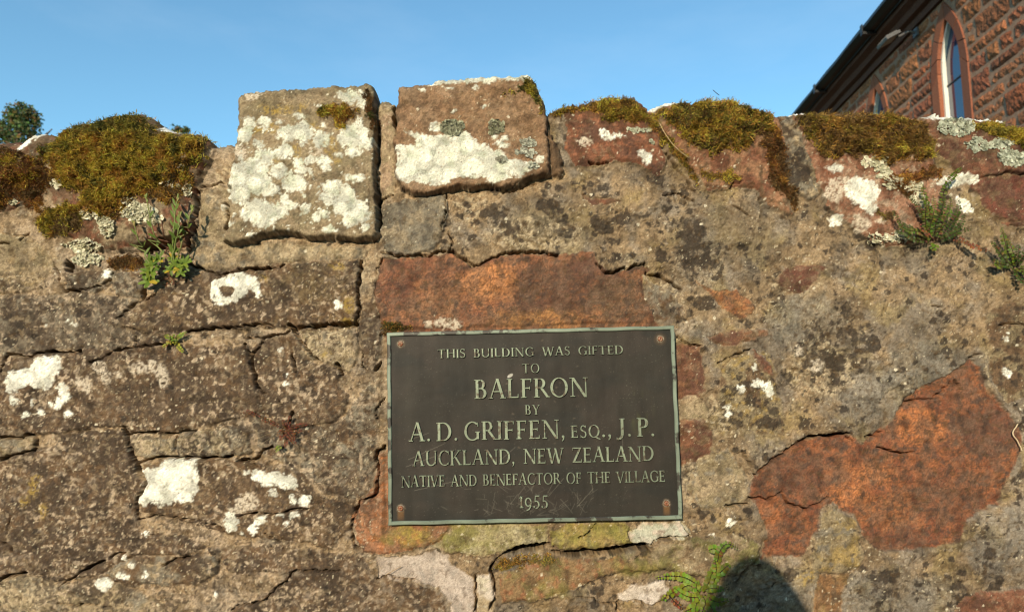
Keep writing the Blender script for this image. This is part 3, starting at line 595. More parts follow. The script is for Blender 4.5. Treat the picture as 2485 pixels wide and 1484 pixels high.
for kk_, (cx, cy, rx, ry, c_, w_) in enumerate([(1360,705,140,60,(.075,.042,.03),.8),(1185,685,70,45,(.50,.22,.09),.9),(955,690,40,65,(.15,.065,.045),.6),(1500,730,75,55,(.13,.085,.05),.75),(1440,650,60,26,(.10,.055,.04),.7),(1050,745,70,30,(.20,.12,.07),.6),(1260,760,50,22,(.12,.07,.045),.6),(1060,655,70,25,(.17,.08,.05),.5),(1600,760,60,40,(.11,.065,.04),.5),(1300,775,120,22,(.34,.17,.06),.7),
 (2385,1050,75,60,(.10,.058,.042),.75),(2200,1300,50,28,(.13,.06,.04),.7),(1960,1150,95,52,(.125,.06,.038),.8),(2300,1210,90,60,(.13,.065,.04),.65),(2230,1030,60,45,(.42,.16,.06),.8),(2100,1150,80,24,(.46,.18,.07),.8),(2060,1200,50,25,(.46,.18,.07),.8),(1870,1250,25,35,(.36,.14,.06),.7),(2330,940,40,55,(.16,.075,.045),.5),(2160,1240,80,50,(.34,.15,.06),.4),
 (1960,780,90,70,(.25,.235,.19),.6),(2260,900,120,70,(.26,.245,.20),.55),(2150,960,150,60,(.25,.235,.195),.5),(1700,640,70,60,(.23,.215,.175),.5),(2220,560,160,60,(.30,.25,.15),.5),(1690,800,60,30,(.28,.25,.2),.5),(2100,1440,250,60,(.25,.235,.195),.5),(2440,1320,90,90,(.21,.195,.165),.6),(1780,560,120,70,(.24,.20,.14),.5),(1340,560,120,60,(.30,.235,.125),.5),(60,640,90,60,(.33,.26,.16),.5),(500,500,40,60,(.36,.285,.19),.6),(700,610,130,22,(.33,.26,.165),.6),
 (760,690,80,40,(.14,.11,.055),.5),(430,960,140,60,(.085,.058,.038),.6),(560,740,120,50,(.08,.06,.042),.5),(140,900,110,30,(.09,.062,.042),.5),(620,1180,100,30,(.12,.082,.048),.5),(1000,220,40,20,(.16,.11,.07),.5),(1200,260,110,50,(.27,.165,.09),.5),(640,260,60,30,(.22,.175,.10),.5)]):
    e = ell(cx, cy, rx, ry, PX + n2 * 26, PY + n2[::-1] * 0 + fbm(PX / 30, PY / 30, 3, 291) * 22)
    if kk_ < 20: w_ = w_ * (LAB >= 0)
    elif kk_ < 33: w_ = w_ * (LAB < 0)
    col = mix(col, c_, w_ * sst(-14, 16, e) * sst(-.9, .3, n3 + .6 * n4 + .2))
# brown crust that spreads over stone and mortar alike on the left
lw = sst(1000, 820, PX) * sst(600, 700, PY)
cr_ = sst(.0, .3, fbm(PX / 85, PY / 85, 4, 231) + .45 * n3 - .02) * lw
col = mix(col, (.066, .047, .032), cr_ * np.where(LAB < 0, .55, .82))
sp_ = sst(.30, .44, fbm(PX / 14, PY / 14, 5, 233) + .45 * fbm(PX / 110, PY / 110, 3, 235)) * lw
col = mix(col, (.44, .345, .24), sp_ * .85)
# dark lichen: crisp edged spots
bias = np.full(PX.shape, -.32) + .12 * sst(1050, 1250, PX)
bias = np.where((PX > 1050) & (PY > 430) & (LAB < 0), -.03, bias)
bias = bias + np.where(LAB < 0, 0, 0)
for i, s in enumerate(ST): bias = np.where(LAB == i, -.30 + s['bias'], bias)
for (cx, cy, rx, ry) in BLK:
    bias = bias + .55 * sst(0, 1, np.clip(1.35 - np.hypot((PX - cx) / rx, (PY - cy) / ry), 0, 1))
def spots(sc, seed, dens):
    wx_ = PX + fbm(PX / 11, PY / 11, 3, seed) * 5.5; wy_ = PY + fbm(PX / 11, PY / 11, 3, seed + 3) * 5.5
    d_, c_ = worley(wx_ / sc, wy_ / sc, seed + 6)
    return (.10 + .45 * ((c_ * 7.31) % 1)) * sst(0, .25, dens - c_) - d_
dens = np.clip(.42 + bias * 1.2 + .55 * fbm(PX / 95, PY / 95, 3, 243), 0, 1.4)
dkm = np.maximum.reduce([sst(0, .07, spots(44, 301, dens * .8)), sst(0, .12, spots(21, 311, dens)), sst(0, .2, spots(10, 321, dens * 1.0)) * .8])
hv = sst(.1, .3, fbm(PX / 24, PY / 24, 4, 245) * .8 + (dens - .95))
dkm = np.maximum(dkm, hv) * (1 - .92 * PAT) * sst(-.75, -.1, n3 + .5 * n4 + .35)
gm_ = sst(1050, 1200, PX) * (LAB < 0) * sst(-.35, .25, fbm(PX / 160, PY / 160, 4, 371) + .3 * n2)
col = col * (1 - .30 * gm_)[..., None]
pc_ = np.zeros_like(PX)
for (cx, cy, rx, ry) in [(1290,570,110,40),(1140,500,40,40),(1620,720,40,40),(1990,900,80,70),(1930,690,60,25),(1760,1000,60,60),(1700,1170,60,60),(2420,900,45,50),(560,470,50,80),(700,610,160,20),(890,650,22,50),(500,1080,90,20),(790,840,70,40),(370,1075,50,22),(60,1440,90,40),(1250,1310,60,30)]:
    pc_ = np.maximum(pc_, sst(-12, 12, ell(cx, cy, rx, ry, PX + n2 * 22, PY + n3 * 14)))
col = mix(col, (.46, .375, .245), pc_ * sst(.0, .22, fbm(PX / 12, PY / 12, 5, 373) + .08) * .75 * ((LAB < 0) | (PX < 900)) * (LAB != 2) * (LAB != 4))
col = mix(col, (.034, .027, .021), dkm * .88)
ct_ = sst(.16, .26, fbm(PX / 15, PY / 15, 5, 351) + .5 * fbm(PX / 75, PY / 75, 3, 353) - .12) * (1 - .9 * PAT)
for i, s in enumerate(ST):
    if s['label'] and 'orange red' in s['label']: ct_ = ct_ * np.where(LAB == i, .35, 1)
col = mix(col, np.clip(col * .25 + np.array((.24, .185, .115)), 0, .6), ct_ * (.32 + .25 * lw))
cd_ = sst(.10, .22, fbm(PX / 12, PY / 12, 5, 355) + .55 * fbm(PX / 90, PY / 90, 3, 357) - .10) * (1 - .95 * PAT)
col = mix(col, (.060, .043, .030), cd_ * (.28 + .42 * lw))
SLAB = np.zeros_like(PX)
for i, s in enumerate(ST):
    if s['label'] and 'orange red' in s['label']: SLAB = np.maximum(SLAB, LAB == i)
col = mix(col, (.15, .092, .06), SLAB * sst(-.1, .4, fbm(PX / 42, PY / 42, 5, 381)) * .55)
col = mix(col, (.055, .040, .032), SLAB * sst(.25, .45, fbm(PX / 26, PY / 26, 5, 383) + .2 * n3) * .6)
# ingrained dirt, in clouds and in fine speckle
di_ = sst(-.05, .55, fbm(PX / 34, PY / 34, 5, 341) + .3 * fbm(PX / 140, PY / 140, 2, 343))
col = col * (1 - .42 * di_ * (1 - .6 * PAT))[..., None]
dn_ = sst(.05, .35, fbm(PX / 5.5, PY / 5.5, 3, 345) + .35 * fbm(PX / 45, PY / 45, 3, 347))
col = mix(col, (.07, .045, .03), dn_ * (.30 + .25 * SLAB) * (1 - .7 * PAT))
up_ = sst(620, 420, PY) * sst(600, 480, PX) * sst(-.15, .3, fbm(PX / 40, PY / 40, 4, 349))
col = mix(col, (.12, .088, .055), up_ * .6)
# small pale flecks, grit and yellow crust
fl = sst(.74, .82, fbm(PX / 7, PY / 7, 2, 247) + .35 * fbm(PX / 60, PY / 60, 2, 249)) * (1 - PAT) * (1 - SLAB * .85)
col = mix(col, (.50, .44, .31), fl * .7)
wds, wcs = worley(PX / 23, PY / 23, 251)
dot = (wds < .05 + 1.2 * (wcs - .90)) & (wcs > .90) & (fbm(PX / 130, PY / 130, 2, 253) > .0) & (PAT == 0) & (SLAB == 0)
col = mix(col, (.62, .56, .42), dot * .8 * (1 - MOSSM))
for (cx, cy, rx, ry) in YEL:
    e = ell(cx, cy, rx, ry, PX + n3 * 9, PY + n2 * 12)
    col = mix(col, (.33, .225, .05), sst(-6, 6, e) * .62 * sst(-.3, .25, n3 + n4 * .4))
# algae below the plaque
al = np.zeros_like(PX)
for (cx, cy, rx, ry) in [(985,1295,70,38),(1120,1300,80,40),(1450,1290,90,30),(1340,1430,45,30),(1560,1370,90,30)]:
    al = np.maximum(al, sst(-8, 14, ell(cx, cy, rx, ry, PX + n2 * 14, PY + n3 * 8)))
col = mix(col, (.20, .185, .045), al * .55 * sst(-.5, .4, n2))
# crusts
wpx = PX + n2 * 5 + n3 * 5.0 + n4 * 1.5; wpy = PY + fbm(PX / 30, PY / 30, 3, 261) * 6 + fbm(PX / 10, PY / 10, 2, 263) * 5
be = np.full(PX.shape, -99.0)
for b in BB: be = np.maximum(be, ell(*b, wpx + n3 * 6, wpy + n3 * 4))
col = mix(col, (.52, .45, .35), sst(-2, 4, be) * sst(-.55, .15, n3 + .4 * n4) * .85)
wm = np.full(PX.shape, -99.0)
for p in WP: wm = np.maximum(wm, sdf(p, wpx, wpy))
for b in WB: wm = np.maximum(wm, ell(*b, wpx + n3 * 2, wpy))
hole = ell(553, 705, 20, 15, wpx, wpy); wm = np.where(hole > 0, -hole, wm)
extra = sst(.10, .20, fbm(PX / 17, PY / 17, 4, 278) + .25 * fbm(PX / 60, PY / 60, 2, 279) - .30) * (LAB == 2) * sst(270, 330, PY) * sst(575, 545, PY) * 4 - 1
wm = np.maximum(wm, np.where(LAB == 2, extra, -99))
WM = sst(-1.2, 1.8, wm)
tone = fbm(PX / 30, PY / 30, 3, 271)
wcol = mix(np.where(blk[..., None], np.array((.66, .655, .55)), np.array((.78, .765, .66))), (.53, .55, .43), sst(.0, .5, tone) * np.where(blk, 1, .35))
# every rosette has its own faint rim
rd, rc = worley(PX / 34, PY / 34, 273)
wcol = wcol * (1 - .30 * sst(.40, .56, rd + .10 * n3) + .22 * (rc - .5))[..., None]
brk = sst(.12, .30, fbm(PX / 7, PY / 7, 3, 275)) * sst(9, 0, wm) + sst(.35, .5, fbm(PX / 11, PY / 11, 4, 277)) * sst(30, 4, wm) * .7 + sst(.62, .70, fbm(PX / 6, PY / 6, 3, 276))
WM = WM * (1 - np.clip(brk, 0, 1) * .8)
col = col * (1 - WM[..., None]) + wcol * WM[..., None]
H = H + .0009 * WM
# soil and dead stems under the moss
col = mix(col, (.085, .060, .022), sst(.1, .9, MOSSM) * (1 - WM) * .9)
col = mix(col, (.075, .045, .02), sst(-.2, .3, fbm(PX / 18, PY / 18, 3, 281)) * .55 * sst(-26, 0, np.maximum.reduce([MM[k] for k in ('left', 'red', 'brown', 'dome', 'edge')])) * (1 - MOSSM) * (1 - WM))
# grain
col = col * (1 + .30 * n4 + .26 * perlin(PX / 2.3, PY / 2.3, 283) + .14 * n3)[..., None]
col = np.clip(col, .008, .85)

# ---- cut the sheet into the parts
inside = sk > 0
fc = inside[:-1, :-1] & inside[1:, :-1] & inside[:-1, 1:] & inside[1:, 1:]
used = np.zeros_like(inside)
used[:-1, :-1] |= fc; used[1:, :-1] |= fc; used[:-1, 1:] |= fc; used[1:, 1:] |= fc
allf = np.zeros(PX.shape, dtype=int)
allf[:-1, :-1] += fc; allf[1:, :-1] += fc; allf[:-1, 1:] += fc; allf[1:, 1:] += fc
bnd = used & (allf < 4) & (PY < 470) & (X > gx[0] + .05) & (X < gx[-1] - .05)
# snap the cut edge on to the skyline
sgy, sgx = np.gradient(sk, gz, gx)
for _ in range(1):
    g2 = sgx ** 2 + sgy ** 2 + 1e-9
    st = np.clip(sk, 0, 8)
    dx = np.where(bnd, -st * sgx / g2, 0); dz = np.where(bnd, -st * sgy / g2, 0)
XX = X + np.clip(dx, -GD * 1.6, GD * 1.6); ZZ = Z + np.clip(dz, -GD * 1.6, GD * 1.6)
V = np.stack([XX, -H, ZZ], -1).reshape(-1, 3)
C = col.reshape(-1, 3)
idx = np.arange(NX * NZ).reshape(NZ, NX)
Q = np.stack([idx[:-1, :-1], idx[:-1, 1:], idx[1:, 1:], idx[1:, :-1]], -1)[fc]
labq = LAB[:-1, :-1][fc]
# edges of the cut: run them back over the top of the wall
e_all = np.concatenate([Q[:, [0, 1]], Q[:, [1, 2]], Q[:, [2, 3]], Q[:, [3, 0]]]); e_lab = np.tile(labq, 4)
key = np.minimum(e_all[:, 0], e_all[:, 1]) * (NX * NZ) + np.maximum(e_all[:, 0], e_all[:, 1])
u_, inv, cnt = np.unique(key, return_inverse=True, return_counts=True)
be_ = cnt[inv] == 1
be_ &= bnd.reshape(-1)[e_all[:, 0]] & bnd.reshape(-1)[e_all[:, 1]]
E = e_all[be_]; EL = e_lab[be_]
ev, einv = np.unique(E, return_inverse=True); einv = einv.reshape(E.shape)
NB = 26; tops = [V[ev]]
base = len(V); VV = [V]; CC = [C]; ids = [ev]
for k in range(1, NB + 1):
    t = k / NB
    p = V[ev].copy(); x0 = p[:, 0].copy()
    p[:, 1] += t * .40
    p[:, 2] += (fbm(x0 * 16, np.full_like(x0, t * 5), 3, 301) - fbm(x0 * 16, x0 * 0, 3, 301)) * .012 - .03 * max(0, t - .72) * 3
    p[:, 0] += fbm(x0 * 20 + 5, np.full_like(x0, t * 6), 2, 303) * .004 * min(1, t * 6)
    VV.append(p)
    c_ = C[ev] * (0 if t > .1 else 1 - t * 10) + np.array([(.24, .19, .12)]) * min(1, t * 10) * (1 + .5 * fbm(x0 * 60, np.full_like(x0, t * 24), 3, 305))[:, None]
    CC.append(np.clip(c_, .02, .8)); ids.append(np.arange(len(ev)) + base); base += len(ev)
QT = []; QL = []
for k in range(NB):
    a = ids[k][einv[:, 0]]; b = ids[k][einv[:, 1]]; c_ = ids[k + 1][einv[:, 1]]; d_ = ids[k + 1][einv[:, 0]]
    QT.append(np.stack([b, a, d_, c_], -1)); QL.append(EL)
V = np.concatenate(VV); C = np.concatenate(CC)
Q = np.concatenate([Q] + QT); labq = np.concatenate([labq] + QL)

M_WALL = mat_attr('weathered_stone', rough=.93, grain=1100, amt=.38, bump=.55, bscale=620, spec=.2, dist=.0016)
wall = empty('stone_wall', (0, 0, 0))
tag(wall, 'old mortared rubble wall of brown and red stones with mossy coping, carrying the plaque', 'wall')
def cut(m):
    q = Q[m]; vi, iv = np.unique(q, return_inverse=True)
    return V[vi], iv.reshape(q.shape), C[vi]
v_, q_, c_ = cut(labq == -1)
# closed back and ends of the wall behind the skin
bx = np.linspace(gx[0], gx[-1], 120); bpx = PW / 2 + bx * F / 1.25
bt = 1.55 + (951 - np.interp(bpx, P_[:, 0], P_[:, 1])) / F * 1.2 - .10
nb = len(v_); bv = []
for x_, t_ in zip(bx, bt): bv += [(x_, .385, 0), (x_, .385, t_), (x_, .07, 0), (x_, .07, t_ - .05)]
bq = []
for i in range(len(bx) - 1):
    o = nb + 4 * i
    bq += [(o + 4, o, o + 1, o + 5), (o + 5, o + 1, o + 3, o + 7)]
o = nb + 4 * (len(bx) - 1)
bq += [(nb + 2, nb, nb + 1, nb + 3), (o, o + 2, o + 3, o + 1)]
v_ = np.concatenate([v_, bv]); c_ = np.concatenate([c_, np.tile((.24, .19, .12), (len(bv), 1))]); q_ = np.concatenate([q_, bq])
link_mesh('mortar', np_mesh('mortar', v_, q_, c_), M_WALL, wall)
for i, s in enumerate(ST):
    m = labq == i
    if m.sum() < 30: continue
    v_, q_, c_ = cut(m)
    o = link_mesh(s['kind'], np_mesh(s['kind'], v_, q_, c_), M_WALL, wall)
    if s['label']: o['label'] = s['label']

# look-ups for things that sit on the wall: nearest grid vertex to a picture point
NRM = np.stack([np.gradient(blur(H, 4), gx, axis=1), -np.ones_like(H), np.gradient(blur(H, 4), gz, axis=0)], -1)
NRM /= np.linalg.norm(NRM, axis=-1, keepdims=True)      # outward is -y
def on_wall(px, py):
    p = at_y(px, py, 0)
    for _ in range(3):
        i = int(np.clip(np.searchsorted(gx, p.x), 0, NX - 1)); j = int(np.clip(np.searchsorted(gz, p.z), 0, NZ - 1))
        p = at_y(px, py, -float(H[j, i]))
    return p
# ---------------------------------------------------------------- the bronze plaque
PQ = dict(W=0.4936, H=0.3241, cx=0.0350, cy=-0.024, cz=1.4957, roll=0.02345, lean=R(2.4), yaw=-0.0132)
pqM = (Matrix.Translation((PQ['cx'], PQ['cy'], PQ['cz'])) @ Matrix.Rotation(PQ['lean'], 4, 'X') @ Matrix.Rotation(PQ['yaw'], 4, 'Z') @ Matrix.Rotation(-PQ['roll'], 4, 'Y'))
# local frame: x to the right, z up, -y towards the viewer
plaque = empty('plaque'); plaque.matrix_world = pqM
tag(plaque, 'dark bronze plaque with raised green lettering screwed to the wall', 'plaque')
pqI = pqM.inverted()
def pq_loc(px, py):
    o = pqI @ Vector((CX, CY, CZ)); d = (pqI.to_3x3() @ ray(px, py))
    t = -o.y / d.y
    return (o.x + d.x * t, o.z + d.z * t)

def metal(name, base, green, cover, scale, rough=.45, metallic=.0, scr=False):
    m, n, l, p = mat_new(name)
    tc = n.new('ShaderNodeTexCoord')
    no = n.new('ShaderNodeTexNoise'); no.inputs['Scale'].default_value = scale; no.inputs['Detail'].default_value = 5; no.inputs['Roughness'].default_value = .6
    l.new(tc.outputs['Object'], no.inputs['Vector'])
    ra = n.new('ShaderNodeValToRGB')
    ra.color_ramp.elements[0].position = cover - .03; ra.color_ramp.elements[0].color = (*base, 1)
    ra.color_ramp.elements[1].position = cover + .03; ra.color_ramp.elements[1].color = (*green, 1)
    l.new(no.outputs['Fac'], ra.inputs['Fac'])
    n2_ = n.new('ShaderNodeTexNoise'); n2_.inputs['Scale'].default_value = 14; n2_.inputs['Detail'].default_value = 6
    l.new(tc.outputs['Object'], n2_.inputs['Vector'])
    mr = n.new('ShaderNodeMapRange'); mr.inputs['From Min'].default_value = .3; mr.inputs['From Max'].default_value = .7; mr.inputs['To Min'].default_value = .72; mr.inputs['To Max'].default_value = 1.3
    l.new(n2_.outputs['Fac'], mr.inputs['Value'])
    mx = n.new('ShaderNodeMix'); mx.data_type = 'RGBA'; mx.blend_type = 'MULTIPLY'; mx.inputs[0].default_value = 1
    l.new(ra.outputs['Color'], mx.inputs[6]); l.new(mr.outputs['Result'], mx.inputs[7])
    l.new(mx.outputs[2], p.inputs['Base Color'])
    p.inputs['Roughness'].default_value = rough; p.inputs['Metallic'].default_value = metallic
    n3_ = n.new('ShaderNodeTexNoise'); n3_.inputs['Scale'].default_value = 420; n3_.inputs['Detail'].default_value = 3
    l.new(tc.outputs['Object'], n3_.inputs['Vector'])
    bp = n.new('ShaderNodeBump'); bp.inputs['Strength'].default_value = .25; bp.inputs['Distance'].default_value = .0006
    l.new(n3_.outputs['Fac'], bp.inputs['Height']); l.new(bp.outputs['Normal'], p.inputs['Normal'])
    return m
DARKB = (.040, .036, .029); VERD = (.17, .21, .16)
M_BORDER = metal('verdigris_border', DARKB, VERD, .46, 34, .5, .1)
M_LETTER = metal('verdigris_letter', (.13, .11, .078), (.24, .28, .20), .42, 120, .36, .25)
M_SCREW = metal('rusty_screw', (.20, .075, .035), (.30, .20, .13), .55, 400, .6, .2)
M_WASH = metal('screw_rim', (.30, .26, .20), (.16, .13, .09), .5, 500, .6, .3)

# plate face: a fine sheet that carries the rust runs, wear and scratches of this one plate
pw, ph = PQ['W'], PQ['H']
BW = .0064
screws = [pq_loc(972, 834), pq_loc(1603, 822), pq_loc(972, 1233), pq_loc(1618, 1221)]
ax = np.arange(-pw / 2 + BW * .6, pw / 2 - BW * .6 + 1e-6, .0011); az = np.arange(-ph / 2 + BW * .6, ph / 2 - BW * .6 + 1e-6, .0011)
U, Wv = np.meshgrid(ax, az)
c = np.empty(U.shape + (3,)); c[:] = (.030, .0265, .021)
c = mix(c, (.038, .031, .025), sst(-.2, .5, fbm(U * 14, Wv * 14, 4, 401)))
c = mix(c, (.023, .023, .020), sst(.0, .5, fbm(U * 9, Wv * 22, 4, 403)) * .7)
for i, (sx, sz) in enumerate(screws):
    r = np.hypot(U - sx, Wv - sz)
    c = mix(c, (.13, .10, .07), sst(.0085, .0065, r + .0012 * perlin(U * 300, Wv * 300, 404)) * .8)
    if i >= 2:
        run = sst(.0075, .003, np.abs(U - sx)) * sst(-.026, -.010, Wv - sz) * (Wv < sz)
        c = mix(c, (.20, .10, .035), run * .6)
    else:
        c = mix(c, (.12, .075, .04), sst(.014, .007, r) * (.3 if i else .1))
gx_, gz_ = pq_loc(1555, 1000)
c = mix(c, (.085, .09, .03), sst(1, .2, np.hypot((U - gx_) / .03, (Wv - gz_) / .05)) * sst(-.2, .5, fbm(U * 60, Wv * 18, 3, 407)) * .6)
spk = sst(.72, .8, fbm(U * 330, Wv * 330, 2, 409) + .25 * fbm(U * 20, Wv * 20, 2, 410))
c = mix(c, (.25, .23, .18), spk * .18)
def scratch(x0, z0, x1, z1_, w, s):
    global c
    d = pldist([(x0 * 1e4, z0 * 1e4), ((x0 + x1) / 2 * 1e4 + s * 8, (z0 + z1_) / 2 * 1e4), (x1 * 1e4, z1_ * 1e4)], U * 1e4, Wv * 1e4)
    c = mix(c, (.20, .185, .15), sst(w * 1e4, w * .3e4, d) * s)
rq = random.Random(3)
for i in range(110):                       # the tangle of scratches below the date
    x, y = rq.gauss(1300, 75), rq.triangular(1175, 1255, 1248)
    a = rq.choice([rq.gauss(.9, .5), rq.gauss(2.4, .5)]); L_ = rq.uniform(6, 34)
    A, B = pq_loc(x, y), pq_loc(x + L_ * math.cos(a), min(1254, y - L_ * math.sin(a)))
    scratch(A[0], A[1], B[0], B[1], .0009, rq.uniform(.08, .3))
for (x0, y0, x1, y1) in [(990,1115,1080,1075),(985,1132,1060,1105),(1005,1190,1100,1168),(990,1068,1040,1050),(1330,1205,1368,1160),(1330,1195,1345,1165),(1215,1115,1250,1085),(1400,1230,1440,1185),(1510,1110,1512,1040),(1360,1210,1390,1245)]:
    A, B = pq_loc(x0, y0), pq_loc(x1, y1); scratch(A[0], A[1], B[0], B[1], .0008, .4)
for (x, y, rx, rz) in [(1238, 911, .0055, .0028)]:      # one pale dropping beside the L
    A = pq_loc(x, y); du = (U - A[0]) * .85 + (Wv - A[1]) * .5; dv = -(U - A[0]) * .5 + (Wv - A[1]) * .85
    c = mix(c, (.55, .53, .46), sst(1.1, .8, np.hypot(du / rx, dv / rz)) * .9)
for _ in range(22):                       # pale smears round the letters
    x, y = rq.uniform(1150, 1420), rq.gauss(950, 60); A = pq_loc(x, y)
    c = mix(c, (.16, .13, .095), sst(1, .2, np.hypot((U - A[0]) / .004, (Wv - A[1]) / .003)) * .5 * sst(-.3, .4, fbm(U * 250, Wv * 250, 3, 412)))
c = c * (1 + .35 * fbm(U * 45, Wv * 7, 4, 415) + .25 * fbm(U * 9, Wv * 9, 3, 416))[..., None]
c = c * (1 + .18 * perlin(U * 700, Wv * 700, 411))[..., None]
nz_, nx_ = U.shape
yy = .0022 + .00025 * fbm(U * 30, Wv * 30, 3, 413)
idp = np.arange(U.size).reshape(U.shape)
qp = np.stack([idp[:-1, :-1], idp[:-1, 1:], idp[1:, 1:], idp[1:, :-1]], -1).reshape(-1, 4)
M_PLATE = mat_attr('dark_bronze', rough=.55, grain=1500, amt=.18, bump=.18, bscale=900, spec=.22, dist=.0005)
link_mesh('plate', np_mesh('plate', np.stack([U, yy, Wv], -1).reshape(-1, 3), qp, np.clip(c * .82, .008, .8).reshape(-1, 3)), M_PLATE, plaque)

# border: raised chamfered frame, and the slab behind the plate
def frame(name, mat, x0, z0, x1, z1, w, yf, yb, ch, r=0.0):
    b = MB(); rings = []
    def ring(o, y, nseg=24):
        pts = []
        cs = [(x0 + o, z0 + o), (x1 - o, z0 + o), (x1 - o, z1 - o), (x0 + o, z1 - o)]
        for k in range(4):
            a, d = Vector(cs[k]), Vector(cs[(k + 1) % 4])
            for q in range(nseg):
                p = a.lerp(d, q / nseg)
                pts.append((p.x + .0004 * math.sin(p.y * 90 + k), y + .0003 * math.sin(p.x * 70 + p.y * 55), p.y + .0004 * math.sin(p.x * 80)))
        return pts
    seq = [ring(0, yb), ring(0, yf + ch), ring(ch, yf), ring(w - ch, yf), ring(w, yf + ch), ring(w, yf + .006)]
    n = len(seq[0]); vs = sum(seq, []); fs = []
    for i in range(len(seq) - 1):
        for k in range(n):
            k2 = (k + 1) % n
            fs.append((i * n + k, i * n + k2, (i + 1) * n + k2, (i + 1) * n + k))
    fs.append(tuple(reversed(range(n))))
    b.add(vs, fs); return b.build(name, mat, plaque)
frame('border', M_BORDER, -pw / 2, -ph / 2, pw / 2, ph / 2, BW, -.0012, .0150, .0012)

# screws
for i, (sx, sz) in enumerate(screws):
    b = MB(); n = 28; prof = [(.0047, .0026), (.0047, .0002), (.0040, -.0008), (.0024, -.0013), (.0019, -.0013)]
    vs = []; fs = []
    for r_, y_ in prof:
        for k in range(n):
            a = 2 * math.pi * k / n
            rr_ = r_
            if r_ < .002: rr_ = .0006 + .0013 * abs(math.cos(2 * a)) ** 6
            vs.append((sx + rr_ * math.cos(a), y_, sz + rr_ * math.sin(a)))
    for q in range(len(prof) - 1):
        for k in range(n):
            k2 = (k + 1) % n; fs.append((q * n + k, q * n + k2, (q + 1) * n + k2, (q + 1) * n + k))
    o_ = len(vs)                                   # cross slot, sunk
    for k in range(n):
        x_, y_, z_ = vs[(len(prof) - 1) * n + k]; vs.append((x_, .0006, z_))
    for k in range(n):
        k2 = (k + 1) % n; fs.append((o_ - n + k, o_ - n + k2, o_ + k2, o_ + k))
    fs.append(tuple(o_ + k for k in range(n)))
    b.add(vs, fs); s_ = b.build('screw', M_SCREW, plaque, True)
    s_['label'] = ['dull brown screw at the top left of the plaque', 'bright rusty orange screw at the top right of the plaque', 'rusty screw with an orange run below at the bottom left', 'dark rusty screw with an orange run below at the bottom right'][i]
    b = MB(); vs = []; fs = []
    for r_, y_ in [(.0062, .0026), (.0060, .0012), (.0053, .0008), (.0048, .0018)]:
        for k in range(n):
            a = 2 * math.pi * k / n; q_ = 1 + .05 * math.sin(3 * a + i)
            vs.append((sx + r_ * q_ * math.cos(a), y_, sz + r_ * q_ * math.sin(a)))
    for q in range(3):
        for k in range(n):
            k2 = (k + 1) % n; fs.append((q * n + k, q * n + k2, (q + 1) * n + k2, (q + 1) * n + k))
    b.add(vs, fs); b.build('rim', M_WASH, s_, True)

# ---- the lettering: roman capitals drawn as bands (two edges of a stroke)
SW, TW, SF, SO = .158, .070, .05, .07      # thick, thin, serif height, serif overhang
def ln(x0, y0, x1, y1, w):                   # straight stroke cut flat at both ends
    return [((x0, y0), (x1, y1)), ((x0 + w, y0), (x1 + w, y1))]
def hb_(x0, x1, y, w): return [((x0, y), (x1, y)), ((x0, y + w), (x1, y + w))]
def serif(x0, x1, y): return hb_(x0 - SO, x1 + SO, y, SF)
def stem(x, top=1.0, bot=0.0, w=SW): return [ln(x, bot, x, top, w), serif(x, x + w, bot), serif(x, x + w, top - SF)]
def arc(cx, cy, ro, rio, a0, a1, n=20):
    """ro: outer radii (x, y); rio: inner radii (x, y) with an optional centre shift"""
    A = []; B = []
    for k in range(n + 1):
        a = R(a0 + (a1 - a0) * k / n)
        A.append((cx + ro[0] * math.cos(a), cy + ro[1] * math.sin(a)))
        B.append((cx + (rio[2] if len(rio) > 2 else 0) + rio[0] * math.cos(a), cy + rio[1] * math.sin(a)))
    return [tuple(A), tuple(B)]
def rnd(cx, cy, w, h): return arc(cx, cy, (w, h), (w - SW * .95, h - TW * .8), 0, 360, 40)
def bowl(x, y0, y1, w):
    cy = (y0 + y1) / 2; h = (y1 - y0) / 2
    return [arc(x, cy, (w, h), (w - SW, h - TW), -90, 90, 18)]
def tick(x, y, d, h=.13, w=.05): return [((x, y), (x + d * w * .2, y + h)), ((x + w, y), (x + w * .8 + d * w * .2, y + h))]
def dot(x): return [arc(x, .075, (.075, .075), (.004, .004), 0, 360, 14)]
G = {}
G['I'] = (.30, stem(.08))
G['H'] = (.92, stem(.08) + stem(.69) + [hb_(.08 + SW, .69, .48, TW)])
G['T'] = (.80, [ln(.33, 0, .33, .95, SW), serif(.33, .33 + SW, 0), hb_(.02, .78, .94, TW), tick(.02, .84, -1), tick(.73, .84, 1)])
G['L'] = (.66, stem(.08) + [hb_(.08 + SW, .60, 0, TW), tick(.56, .0, 1, .2)])
G['E'] = (.66, stem(.08) + [hb_(.08 + SW, .58, 0, TW), tick(.55, .0, 1, .2), hb_(.08 + SW, .50, .48, TW), tick(.46, .42, 0, .18, .04), hb_(.08 + SW, .57, 1 - TW, TW), tick(.53, .82, 1, .18)])
G['F'] = (.62, stem(.08) + [hb_(.08 + SW, .50, .47, TW), tick(.46, .41, 0, .18, .04), hb_(.08 + SW, .56, 1 - TW, TW), tick(.52, .82, 1, .18)])
G['P'] = (.66, stem(.08) + [hb_(.08 + SW, .36, 1 - TW, TW), hb_(.08 + SW, .36, .46, TW)] + bowl(.36, .46, 1, .27))
G['R'] = (.78, stem(.08) + [hb_(.08 + SW, .36, 1 - TW, TW), hb_(.08 + SW, .36, .47, TW)] + bowl(.36, .47, 1, .26) + [ln(.66, 0, .33, .48, SW), hb_(.64, .86, 0, SF)])
